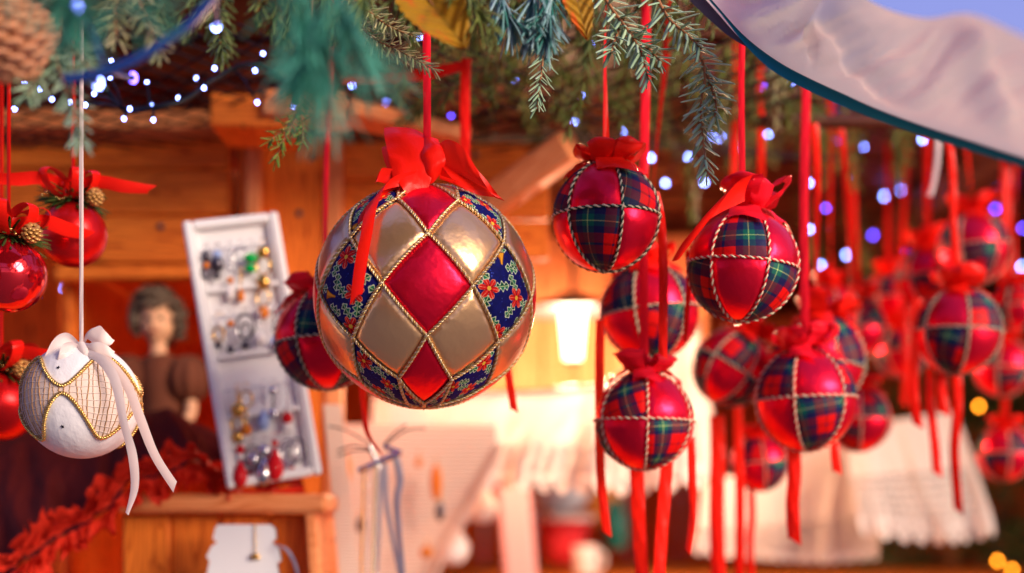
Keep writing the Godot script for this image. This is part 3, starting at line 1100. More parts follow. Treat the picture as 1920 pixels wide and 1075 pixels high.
func dry_leaf(stem: Vector2, tip: Vector2, wide: float, d: float, label: String, bend: float):
	var a := at(stem.x, stem.y, d)
	var b := at(tip.x, tip.y, d - 0.03)
	var o = thing("dry_leaf", a, label, "leaf", "yellowed leaves among the fir")
	var along := b - a
	var side := along.cross(Vector3(0, 0.15, 1)).normalized()
	var sh := Sheet.new()
	sh.tinted = true
	var f := FastNoiseLite.new()
	f.seed = int(stem.x)
	f.frequency = 9.0
	var pts := PackedVector3Array()
	var uvs := PackedVector2Array()
	var cols := PackedColorArray()
	for r in 31:
		var t := r / 30.0
		var w := wide * px(d) * pow(sin(PI * pow(t, 0.75)), 0.7) * (1.0 + 0.05 * sin(t * 70.0))
		if t > 0.97: w *= 0.4
		for k in 15:
			var x := k / 7.0 - 1.0
			var p := along * t + side * w * x + Vector3(0, 0, 1) * (w * 0.35 * (absf(x) - 0.5) + bend * px(d) * sin(t * 3.0) + 0.0012 * sin(absf(x) * 9.0 + t * 40.0))
			pts.append(p)
			uvs.append(Vector2(x, t))
			var rust := smoothstep(0.45, 1.0, f.get_noise_2d(x * 0.09, t * 0.25) + (0.75 if x > 0.55 else 0.1))
			var vein := 1.0 if absf(x) < 0.05 or absf(fposmod(t * 7.0 - absf(x) * 1.6, 1.0)) < 0.08 else 0.0
			var col := Color(0.36, 0.19, 0.012).lerp(Color(0.55, 0.10, 0.012), rust)
			cols.append(col.lerp(Color(0.14, 0.10, 0.015), vein * 0.6))
	sh.grid(pts, uvs, 15)
	sh.c = cols
	put(sh.made(M.autumn_leaf), "blade", o)
	var st := Sheet.new()
	st.tube(PackedVector3Array([along * -0.25 + Vector3(0, 0, -0.004), Vector3.ZERO, along * 0.5]), PackedFloat32Array([0.0012, 0.0011, 0.0006]), 5)
	put(st.made(M.twig_bark), "stalk", o)

func pine_cone(x: float, y: float, d: float, length: float, label: String):
	var o = thing("pine_cone", at(x, y, d), label, "pine cone")
	var s := px(d)
	o.rotation = Vector3(0.3, 0.4, 0.25)
	var core := Sheet.new()
	core.ball(Vector3.ZERO, Vector3(0.26, 0.46, 0.26) * length * s, 10)
	put(core.made(M.cone_scale), "core", o)
	for ring in 11:
		for k in 8:
			var sh := Sheet.new()
			var t := ring / 10.0
			var a := TAU * (k + 0.5 * (ring % 2)) / 8.0
			var rr := length * s * (0.10 + 0.30 * sin(PI * (0.12 + 0.8 * t)))
			var turn := Basis(Vector3.UP, -a) * Basis(Vector3.BACK, 0.55 - t * 0.9)
			sh.ball(Vector3(cos(a) * rr, (t - 0.5) * length * s * 0.95, sin(a) * rr), Vector3(0.17, 0.05, 0.14) * length * s * (0.7 + 0.5 * sin(PI * t)), 6, turn)
			put(sh.made(M.cone_scale), "scale", o)

# cord: [x, y, depth] points; bulbs: [x, y, depth, kind]
func light_string(cord: Array, bulbs: Array, cable: Material, thick: float, label: String, bulb_size := 0.0015):
	var start := at(cord[0][0], cord[0][1], cord[0][2])
	var o = thing("light_string", start, label, "string lights", "strings of fairy lights under the eave")
	var pts := []
	for p in cord:
		pts.append(at(p[0], p[1], p[2]) - start)
	var line := smooth(pts, 10)
	var sh := Sheet.new()
	sh.tube(line, even(line.size(), thick, thick), 6)
	put(sh.made(cable), "cord", o)
	var balls := {}
	for b in bulbs:
		var p := at(b[0], b[1], b[2]) - start
		# a short lead from the nearest point of the cord, a dark holder, the glowing bulb
		var near := line[0]
		for q in line:
			if q.distance_to(p) < near.distance_to(p): near = q
		var dir := (p - near).normalized() if p.distance_to(near) > 0.002 else Vector3.DOWN
		var hold := Sheet.new()
		hold.tube(PackedVector3Array([near, near.lerp(p, 0.5) + Vector3(0, 0.003, 0), p - dir * bulb_size * 3.0]), PackedFloat32Array([thick * 0.5, thick * 0.5, thick * 0.5]), 5)
		hold.tube(PackedVector3Array([p - dir * bulb_size * 3.6, p - dir * bulb_size * 0.8]), PackedFloat32Array([bulb_size * 0.8, bulb_size * 0.95]), 8)
		put(hold.made(cable), "holder", o)
		var kind: String = b[3] if b.size() > 3 else "led_white"
		if not balls.has(kind):
			var bl := Sheet.new()
			bl.ball(Vector3.ZERO, Vector3(1, 1.3, 1) * bulb_size, 6)
			balls[kind] = bl.made(M[kind])
		put(balls[kind], "bulb", o, "", p)
	return o

# A fir tree added inside the stall to darken the background at the right.
func added_fir_tree(foot: Vector3, height: float, wide: float, label: String):
	var o = thing("added_fir_tree", foot, label, "tree")
	var r := RandomNumberGenerator.new()
	r.seed = 91
	var tr := Sheet.new()
	tr.tube(PackedVector3Array([Vector3.ZERO, Vector3(0.01, height * 0.5, 0), Vector3(0, height, 0)]), PackedFloat32Array([0.05, 0.03, 0.006]), 10)
	put(tr.made(M.twig_bark), "trunk", o)
	var limbs := Sheet.new()
	var leaves := Sheet.new()
	leaves.tinted = true
	for k in 190:
		var t := pow(r.randf(), 0.85)
		var y := height * (0.08 + 0.9 * t)
		var l := wide * (1.05 - t) * r.randf_range(0.7, 1.1) + 0.05
		var az := k * 2.399 + r.randf_range(-0.3, 0.3)
		var out := Vector3(sin(az), 0, cos(az))
		var line := smooth([Vector3(0, y, 0), Vector3(0, y + 0.02, 0) + out * l * 0.5, Vector3(0, y - 0.10 * l, 0) + out * l], 4)
		limbs.tube(line, even(line.size(), 0.006, 0.002), 5)
		for q in 42:
			var f := (0.2 + 0.79 * r.randf()) * (line.size() - 1)
			var p := line[int(f)].lerp(line[mini(int(f) + 1, line.size() - 1)], f - int(f))
			var nd := (out * 0.6 + Vector3(r.randf_range(-1, 1), r.randf_range(-0.8, 0.5), r.randf_range(-1, 1))).normalized()
			needle(leaves, p, nd, r.randf_range(0.05, 0.10), 0.004, Color(0.05, 0.10, 0.03).lerp(Color(0.11, 0.16, 0.05), r.randf()))
	put(limbs.made(M.twig_bark), "limbs", o)
	put(leaves.made(M.fir_needles), "crown", o, "stuff")
# ---------------------------------------------------------------- the stall
# a board between photo pixels at a depth: front face x0..x1, y0..y1, thickness going back
func board(parent, called: String, x0: float, y0: float, x1: float, y1: float, d: float, thick: float, material: Material, roll := 0.0, bevel := 0.003, yaw := 0.0):
	var a := at(x0, y1, d)
	var b := at(x1, y0, d)
	var size := Vector3(b.x - a.x, b.y - a.y, thick)
	var mid := (a + b) / 2.0 - Vector3(0, 0, thick / 2.0)
	var sh := Sheet.new()
	sh.box(Vector3.ZERO, size, bevel, Basis.IDENTITY, Vector2(rng.randf() * 5.0, rng.randf() * 5.0))
	var o = put(sh.made(material), called, parent)
	o.position = mid - parent.position
	o.rotation = Vector3(0, deg_to_rad(yaw), deg_to_rad(roll))
	return o

func build_stall():
	var o = thing("market_stall", at(500, 950, 1.75), "orange timber market stall with planked walls and dark slatted eave roof", "stall")
	var w: Material = M.wall_timber
	var pale: Material = M.pale_timber
	# left wall: ledge and three planks
	board(o, "ledge_board", -160, 202, 432, 240, 1.70, 0.06, pale, -0.6)
	board(o, "wall_plank", -160, 243, 432, 316, 1.745, 0.022, w)
	board(o, "wall_plank", -160, 318, 432, 402, 1.748, 0.022, w)
	board(o, "wall_plank", 140, 404, 432, 492, 1.746, 0.022, w)
	board(o, "lintel", 100, 492, 440, 522, 1.755, 0.03, w, 1.2)
	# recess under the lintel, boards set back
	for k in 5:
		board(o, "recess_board", 118 + k * 66, 480, 183 + k * 66, 1100, 2.22 + 0.003 * (k % 2), 0.02, w)
	board(o, "recess_side", 118, 470, 134, 1100, 1.80, 0.44, w)
	board(o, "recess_side", 434, 494, 443, 1100, 1.765, 0.48, w)
	board(o, "recess_top", 100, 485, 443, 492, 1.79, 0.45, w)
	# corner post with its light edge strip
	board(o, "corner_post", 444, 238, 490, 1100, 1.74, 0.05, w)
	board(o, "edge_strip", 459, 234, 487, 640, 1.725, 0.012, pale)
	# wide upright board and the panel right of it
	board(o, "upright_board", 494, 250, 604, 1100, 1.76, 0.024, w)
	board(o, "upright_batten", 607, 250, 640, 1100, 1.755, 0.03, pale)
	for k in 3:
		board(o, "panel_plank", 642, 266 + k * 74, 1030, 337 + k * 74, 1.775 + 0.002 * (k % 2), 0.022, w)
	for p in [[587, 293], [890, 290], [300, 425], [560, 400]]:
		var sh := Sheet.new()
		sh.lathe(PackedVector2Array([Vector2(0.0, 0.0015), Vector2(0.0035, 0.0012), Vector2(0.0045, 0.0), Vector2(0.0045, -0.002)]), 12, Vector3.ZERO, Basis(Vector3.RIGHT, PI / 2))
		put(sh.made(M.antique_metal), "screw", o, "", at(p[0], p[1], 1.744 if p[0] < 440 else 1.7585 if p[0] < 610 else 1.773) - o.position)
	# eave beam: blunt end, then the long board running back to the right
	board(o, "eave_beam", 392, 176, 536, 238, 1.60, 0.10, w, -2.0)
	var sh := Sheet.new()
	var eave := [at(500, 204, 1.62), at(650, 212, 1.62), at(872, 262, 1.66)]
	for k in 2:
		var a: Vector3 = eave[k]
		var b: Vector3 = eave[k + 1]
		var dir := (b - a).normalized()
		var zz := dir.cross(Vector3.UP).normalized()
		var b2 := Sheet.new()
		b2.box(Vector3.ZERO, Vector3(a.distance_to(b), 0.030 - 0.012 * k, 0.06), 0.003, Basis.IDENTITY, Vector2(k, 0.3))
		var e = put(b2.made(pale), "eave_board", o)
		e.transform = Transform3D(Basis(dir, zz.cross(dir), zz), (a + b) / 2.0 - o.position)
	# the slanting brace with its pale sawn end
	var from := at(905, 392, 1.72)
	var to := at(1045, 292, 1.66)
	var dir2 := (to - from).normalized()
	var z2 := Vector3(0, 0, 1) - dir2 * dir2.z
	z2 = z2.normalized()
	var br := Sheet.new()
	br.box(Vector3.ZERO, Vector3(from.distance_to(to) + 0.05, 0.038, 0.045), 0.004)
	var brace = put(br.made(pale), "brace", o)
	brace.transform = Transform3D(Basis(dir2, z2.cross(dir2), z2), (from + to) / 2.0 - o.position)
	# inner wall behind the counter, pale and lamplit
	for k in 9:
		board(o, "inner_board", 770 + k * 62, 440, 830 + k * 62, 905, 2.75 + 0.004 * (k % 2), 0.02, pale)
	# far back wall and the dark end of the stall
	for k in 22:
		board(o, "back_board", 80 + k * 92, 330, 170 + k * 92, 1500, 4.6 + 0.006 * (k % 2), 0.03, w)
	board(o, "side_wall", -420, 180, 118, 1400, 2.35, 0.03, w)
	board(o, "counter_front", -300, 1090, 640, 1800, 1.62, 0.03, w)
	board(o, "beam_inside", 1130, 590, 1720, 680, 3.6, 0.10, w)
	# end walls, rear counter and floor close the stall
	for e in [[-1.5, 1.9], [2.2, 1.9]]:
		for k in 10:
			var ew := Sheet.new()
			ew.box(Vector3.ZERO, Vector3(0.03, 2.08, 0.27), 0.004, Basis.IDENTITY, Vector2(k * 0.3, 0.7))
			put(ew.made(w), "end_board", o, "", Vector3(e[0], 1.04, -e[1] - 0.14 - k * 0.275) - o.position)
	board(o, "counter_skirt", 640, 1110, 2700, 2400, 2.46, 0.03, w)
	var fl := Sheet.new()
	fl.box(Vector3.ZERO, Vector3(3.7, 0.02, 3.1), 0.003)
	put(fl.made(w), "floor", o, "", Vector3(0.35, 0.02, -3.15) - o.position)
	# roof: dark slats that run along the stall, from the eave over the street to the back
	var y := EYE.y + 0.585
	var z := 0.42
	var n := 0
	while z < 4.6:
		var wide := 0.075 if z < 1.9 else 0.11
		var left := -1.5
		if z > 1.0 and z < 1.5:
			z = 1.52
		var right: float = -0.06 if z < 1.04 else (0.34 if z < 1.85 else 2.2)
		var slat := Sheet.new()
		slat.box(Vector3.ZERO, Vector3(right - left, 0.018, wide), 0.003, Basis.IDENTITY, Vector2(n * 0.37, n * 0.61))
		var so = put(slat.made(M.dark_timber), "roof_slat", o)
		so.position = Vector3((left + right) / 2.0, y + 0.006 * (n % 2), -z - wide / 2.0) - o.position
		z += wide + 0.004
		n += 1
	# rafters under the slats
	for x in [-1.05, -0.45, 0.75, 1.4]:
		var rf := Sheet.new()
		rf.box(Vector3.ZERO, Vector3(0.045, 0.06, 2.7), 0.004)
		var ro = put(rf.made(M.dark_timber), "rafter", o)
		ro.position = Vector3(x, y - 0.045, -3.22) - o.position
	# tarred felt on top keeps the sky out of the gaps
	var felt := Sheet.new()
	felt.box(Vector3.ZERO, Vector3(1.86, 0.01, 0.37), 0.002)
	put(felt.made(M.roofing_felt), "roof_felt", o, "", Vector3(-0.58, y + 0.03, -1.705) - o.position)
	felt = Sheet.new()
	felt.box(Vector3.ZERO, Vector3(1.46, 0.01, 0.62), 0.002)
	put(felt.made(M.roofing_felt), "roof_felt", o, "", Vector3(-0.78, y + 0.031, -0.72) - o.position)
	felt = Sheet.new()
	felt.box(Vector3.ZERO, Vector3(3.7, 0.01, 2.85), 0.002)
	put(felt.made(M.roofing_felt), "roof_felt", o, "", Vector3(0.35, y + 0.0305, -3.32) - o.position)
	# red cloth lining behind the net at the left
	var lining := Sheet.new()
	lining.box(Vector3.ZERO, Vector3(0.75, 0.30, 0.004), 0.001)
	put(lining.made(M.red_baize), "red_lining", o, "", at(160, 130, 2.0) - o.position)

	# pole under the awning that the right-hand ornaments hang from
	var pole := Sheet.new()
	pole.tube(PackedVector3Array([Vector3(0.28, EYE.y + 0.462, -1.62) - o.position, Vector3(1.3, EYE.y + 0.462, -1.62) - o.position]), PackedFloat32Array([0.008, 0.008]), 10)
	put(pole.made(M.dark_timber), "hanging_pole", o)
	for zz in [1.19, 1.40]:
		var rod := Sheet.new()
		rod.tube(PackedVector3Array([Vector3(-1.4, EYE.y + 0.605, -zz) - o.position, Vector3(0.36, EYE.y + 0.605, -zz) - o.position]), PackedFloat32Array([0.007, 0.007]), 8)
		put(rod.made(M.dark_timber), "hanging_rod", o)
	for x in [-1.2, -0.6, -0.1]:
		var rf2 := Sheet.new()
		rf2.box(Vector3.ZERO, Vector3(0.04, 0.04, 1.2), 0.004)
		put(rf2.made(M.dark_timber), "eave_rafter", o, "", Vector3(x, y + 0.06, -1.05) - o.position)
	# slim batten out over the street that carries the front garland
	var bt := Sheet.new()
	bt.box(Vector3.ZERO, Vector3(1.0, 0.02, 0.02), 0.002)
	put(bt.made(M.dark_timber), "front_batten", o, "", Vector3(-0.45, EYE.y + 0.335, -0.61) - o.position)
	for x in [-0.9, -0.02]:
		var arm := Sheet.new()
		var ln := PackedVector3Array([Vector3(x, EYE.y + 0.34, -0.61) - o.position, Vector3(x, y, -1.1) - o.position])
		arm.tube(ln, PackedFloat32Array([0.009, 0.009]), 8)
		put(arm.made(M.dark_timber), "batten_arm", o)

	# black net stretched under the roof
	var net = thing("eave_net", at(300, 100, 1.6), "black wire net sagging under the eave behind the fairy lights", "net")
	for k in 26:
		for way in [-1.0, 1.0]:
			var t := Sheet.new()
			var x0 := -0.85 + k * 0.042
			var line := PackedVector3Array()
			for q in 9:
				var f := q / 8.0
				var p := Vector3(x0 + way * (f - 0.5) * 0.55, EYE.y + 0.50 - 0.03 * sin(f * PI) - 0.012 * sin(x0 * 7.0), -1.40 - f * 0.5)
				line.append(p - net.position)
			t.tube(line, even(9, 0.0013, 0.0013), 4)
			put(t.made(M.dark_net), "wire", net)

func cloth_sheet(top: Array, bottom: Array, d_top: float, d_low: float, folds: float, fold_depth: float, scallops: float, scallop_px: float, with_seed: int, cols := 120, rows := 40) -> Sheet:
	var f := FastNoiseLite.new()
	f.seed = with_seed
	f.frequency = 1.0
	var a := []
	var b := []
	for p in top: a.append(at(p[0], p[1], d_top))
	for p in bottom: b.append(at(p[0], p[1], d_low))
	var sa := smooth(a, 24)
	var sb := smooth(b, 24)
	var pts := PackedVector3Array()
	var uvs := PackedVector2Array()
	for r in rows + 1:
		var v := float(r) / rows
		for k in cols + 1:
			var u := float(k) / cols
			var p0 := sa[mini(int(u * (sa.size() - 1)), sa.size() - 2)].lerp(sa[mini(int(u * (sa.size() - 1)) + 1, sa.size() - 1)], u * (sa.size() - 1) - int(u * (sa.size() - 1)))
			var p1 := sb[mini(int(u * (sb.size() - 1)), sb.size() - 2)].lerp(sb[mini(int(u * (sb.size() - 1)) + 1, sb.size() - 1)], u * (sb.size() - 1) - int(u * (sb.size() - 1)))
			var p := p0.lerp(p1, v)
			var w := sin(u * folds * TAU + f.get_noise_2d(u * 4.0, v * 0.6) * 3.0) + 0.5 * f.get_noise_2d(u * 9.0, v * 2.0)
			p += Vector3(0, 0, 1) * w * fold_depth * (0.25 + 0.75 * v)
			if scallops > 0.0:
				p.y += scallop_px * px(d_low) * absf(sin(u * scallops * PI)) * -1.0 * smoothstep(0.88, 1.0, v)
			pts.append(p)
			uvs.append(Vector2(u * p0.distance_to(p1) * 1.4, v * p0.distance_to(p1)))
	var sh := Sheet.new()
	sh.grid(pts, uvs, cols + 1)
	return sh

# raised embroidery: little rosettes strung along the hem
func embroidery(parent, sh_points: Sheet, cols: int, row_a: int, row_b: int, step: int, size: float):
	var e := Sheet.new()
	var r := RandomNumberGenerator.new()
	r.seed = cols + row_a
	for row in range(row_a, row_b, 3):
		for k in range(step, cols - step, step):
			var p := sh_points.v[row * (cols + 1) + k]
			var nn := sh_points.n[row * (cols + 1) + k]
			if nn.z < 0: nn = -nn
			for q in 5:
				var a := q * TAU / 5.0 + r.randf()
				e.ball(p + Vector3(cos(a), sin(a), 0) * size + nn * 0.0006, Vector3(0.7, 0.7, 0.3) * size, 5)
	put(e.made(M.lace_cotton), "embroidery", parent, "stuff")

func build_cloths():
	var o = thing("lace_curtain", at(1100, 480, 2.05), "white lace curtain with scalloped hem glowing before the lamp", "curtain", "white lace cloths on the stall")
	var sh := cloth_sheet([[700, 738], [860, 738], [1000, 736], [1130, 724], [1240, 660], [1312, 606]], [[690, 872], [840, 896], [960, 900], [1080, 906], [1210, 908], [1362, 888]], 2.1, 2.05, 5.0, 0.012, 17.0, 22.0, 3)
	for k in sh.v.size():
		sh.v[k] -= o.position
	put(sh.made(M.lace_cotton), "cloth", o)
	embroidery(o, sh, 120, 26, 39, 5, 0.0045)
	var rail := Sheet.new()
	rail.tube(PackedVector3Array([at(690, 737, 2.11) - o.position, at(1000, 735, 2.11) - o.position, at(1130, 723, 2.11) - o.position, at(1316, 604, 2.11) - o.position]), PackedFloat32Array([0.003, 0.003, 0.003, 0.003]), 8)
	put(rail.made(M.steel), "rail", o)
	o = thing("lace_tablecloth", at(1480, 880, 2.30), "long cream lace cloth hanging lowest behind the red ribbons", "tablecloth", "white lace cloths on the stall")
	sh = cloth_sheet([[1320, 905], [1400, 885], [1500, 850], [1580, 822], [1660, 790]], [[1300, 1030], [1400, 1040], [1480, 1046], [1560, 1048], [1650, 1040]], 2.45, 2.40, 3.0, 0.005, 15.0, 10.0, 8)
	for k in sh.v.size():
		sh.v[k] -= o.position
	put(sh.made(M.lace_cotton), "cloth", o)
	embroidery(o, sh, 120, 28, 39, 6, 0.005)
	o = thing("lace_tablecloth", at(1740, 790, 2.25), "white lace cloth with slanted right edge beside the dark stall end", "tablecloth", "white lace cloths on the stall")
	sh = cloth_sheet([[1585, 825], [1640, 795], [1700, 785], [1760, 775], [1795, 775]], [[1610, 985], [1690, 1000], [1760, 1003], [1820, 1000], [1868, 985]], 2.38, 2.28, 2.4, 0.006, 9.0, 18.0, 13)
	for k in sh.v.size():
		sh.v[k] -= o.position
	put(sh.made(M.lace_cotton), "cloth", o)
	embroidery(o, sh, 120, 20, 39, 6, 0.005)

# The canvas awning in the upper right, seen from inside, with a teal hem.
func build_awning():
	var hem := [[1285, -45, 1.20], [1340, 18, 1.18], [1392, 76, 1.16], [1450, 122, 1.13], [1520, 160, 1.10], [1620, 204, 1.05], [1720, 240, 1.0], [1820, 272, 0.95], [1930, 306, 0.90], [2080, 350, 0.84]]
	var top := [[1330, -130, 1.30], [1380, -120, 1.24], [1440, -100, 1.16], [1500, -70, 1.08], [1560, -50, 1.0], [1640, 6, 0.92], [1730, 34, 0.85], [1820, 26, 0.79], [1930, 72, 0.73], [2080, 130, 0.66]]
	var o = thing("canvas_awning", at(1600, 120, 1.0), "pale grey canvas awning with teal hem sagging across the corner", "awning")
	var a := []
	var b := []
	for p in hem: a.append(at(p[0], p[1], p[2]) - o.position)
	for p in top: b.append(at(p[0], p[1], p[2]) - o.position)
	var sa := smooth(a, 14)
	var sb := smooth(b, 14)
	var f := FastNoiseLite.new()
	f.seed = 17
	f.frequency = 1.0
	var rows := 48
	var cols := sa.size()
	var pts := PackedVector3Array()
	var uvs := PackedVector2Array()
	for r in rows + 1:
		var v := float(r) / rows
		for k in cols:
			var u := float(k) / (cols - 1)
			var p := sa[k].lerp(sb[k], v)
			var nn := (sa[mini(k + 1, cols - 1)] - sa[maxi(k - 1, 0)]).cross(sb[k] - sa[k]).normalized()
			var ridge := f.get_noise_2d((u * 7.0 - v * 1.6) * 1.2, v * 0.7) * 0.010
			var fold := -0.022 * exp(-pow((u - 0.40 - 0.16 * (v - 0.6)) / 0.022, 2.0)) * smoothstep(0.15, 0.6, v)
			fold += 0.010 * exp(-pow((u - 0.435) / 0.008, 2.0)) * smoothstep(0.0, 0.3, v)
			fold += 0.013 * exp(-pow((u - 0.66 + 0.25 * v) / 0.05, 2.0)) - 0.010 * exp(-pow((u - 0.86 + 0.1 * v) / 0.035, 2.0))
			p += nn * (ridge + fold) * smoothstep(0.04, 0.45, v) * (1.0 - smoothstep(0.75, 1.0, v))
			pts.append(p)
			uvs.append(Vector2(u * 0.9, v * 0.35))
	var sh := Sheet.new()
	sh.grid(pts, uvs, cols)
	put(sh.made(M.awning_canvas), "canvas", o)
	# hem binding: a folded band that carries the sheet on below its lower edge
	var mids := []
	var halves := []
	for k in range(0, cols, 4):
		var d: float = EYE.z - (o.position.z + sa[k].z)
		var u := float(k) / (cols - 1)
		var wide := px(d) * lerpf(3.0, 11.5, smoothstep(0.12, 0.34, u))
		var on := Vector3(-0.12, -1.0, 0.05).normalized()
		mids.append(sa[k] + on * wide * 0.8 + Vector3(0, 0, 0.010))
		halves.append(on * wide)
	sh = Sheet.new()
	ribbon(sh, mids, halves, 4, 0.001)
	put(sh.made(M.teal_binding), "hem_binding", o)
	mids = []
	halves = []
	for k in range(0, int(cols * 0.26), 4):
		var u := float(k) / (cols * 0.26)
		var wide := 0.0055 * (1.0 - u * u)
		mids.append(sa[k] + Vector3(-0.7, -0.5, -0.6) * wide)
		halves.append(Vector3(-0.7, -0.5, -0.6) * wide)
	sh = Sheet.new()
	ribbon(sh, mids, halves, 4, 0.0005)
	put(sh.made(M.dark_binding), "inner_flap", o)

func build_ground():
	var sh := Sheet.new()
	var pts := PackedVector3Array()
	var uvs := PackedVector2Array()
	for r in 3:
		for k in 3:
			pts.append(Vector3((k - 1) * 60.0, 0.0, (1 - r) * 60.0))
			uvs.append(Vector2(k, r))
	sh.grid(pts, uvs, 3)
	put(sh.made(M.paving), "ground", self, "structure")

# Behind the camera: the stall and house fronts across the lane, which the shiny balls mirror.
func build_across():
	var o = thing("neighbour_stall", Vector3(-2.9, 0, 3.6), "dark timber stall across the lane, mirrored in the shiny bauble", "stall")
	for k in 11:
		var sh := Sheet.new()
		sh.box(Vector3(-2.0 + k * 0.4, 0.55, 0.0), Vector3(0.385, 1.1, 0.03), 0.004)
		put(sh.made(M.wall_timber), "front_board", o)
	for x in [-2.1, 2.1]:
		var sh := Sheet.new()
		sh.box(Vector3(x, 1.25, 0.02), Vector3(0.10, 2.5, 0.10), 0.006)
		put(sh.made(M.dark_timber), "post", o)
	var rf := Sheet.new()
	rf.box(Vector3(0, 2.62, 0.9), Vector3(4.8, 0.05, 2.4), 0.006, Basis(Vector3.RIGHT, -0.2))
	put(rf.made(M.dark_timber), "roof", o)
	var bk := Sheet.new()
	bk.box(Vector3(0, 1.3, 2.0), Vector3(4.4, 2.6, 0.04), 0.006)
	put(bk.made(M.dark_timber), "back_wall", o)
	for h in [[-13.0, 7.0, 8.5, "tall ochre house front across the square"], [-5.5, 6.6, 7.0, "lower cream house front across the square"]]:
		var b = thing("house", Vector3(h[0], 0, 15.0), h[3], "house")
		var w := Sheet.new()
		w.box(Vector3(0, h[2] / 2, 2.0), Vector3(h[1], h[2], 4.0), 0.02)
		put(w.made(M.pink_paint), "wall", b)
		var tr := Sheet.new()
		for e in [-1.0, 1.0]:
			tr.box(Vector3(0, h[2] + 1.15, 2.0 + e * 1.15), Vector3(h[1] + 0.4, 0.12, 3.3), 0.02, Basis(Vector3.RIGHT, e * 0.78))
		put(tr.made(M.dark_timber), "roof", b)
		for r in 3:
			for k in 4:
				var win := Sheet.new()
				win.box(Vector3(-h[1] / 2 + 0.9 + k * (h[1] - 1.8) / 3.0, 1.6 + r * 2.2, -0.03), Vector3(0.9, 1.4, 0.08), 0.01)
				put(win.made(M.antique_metal), "window", b)
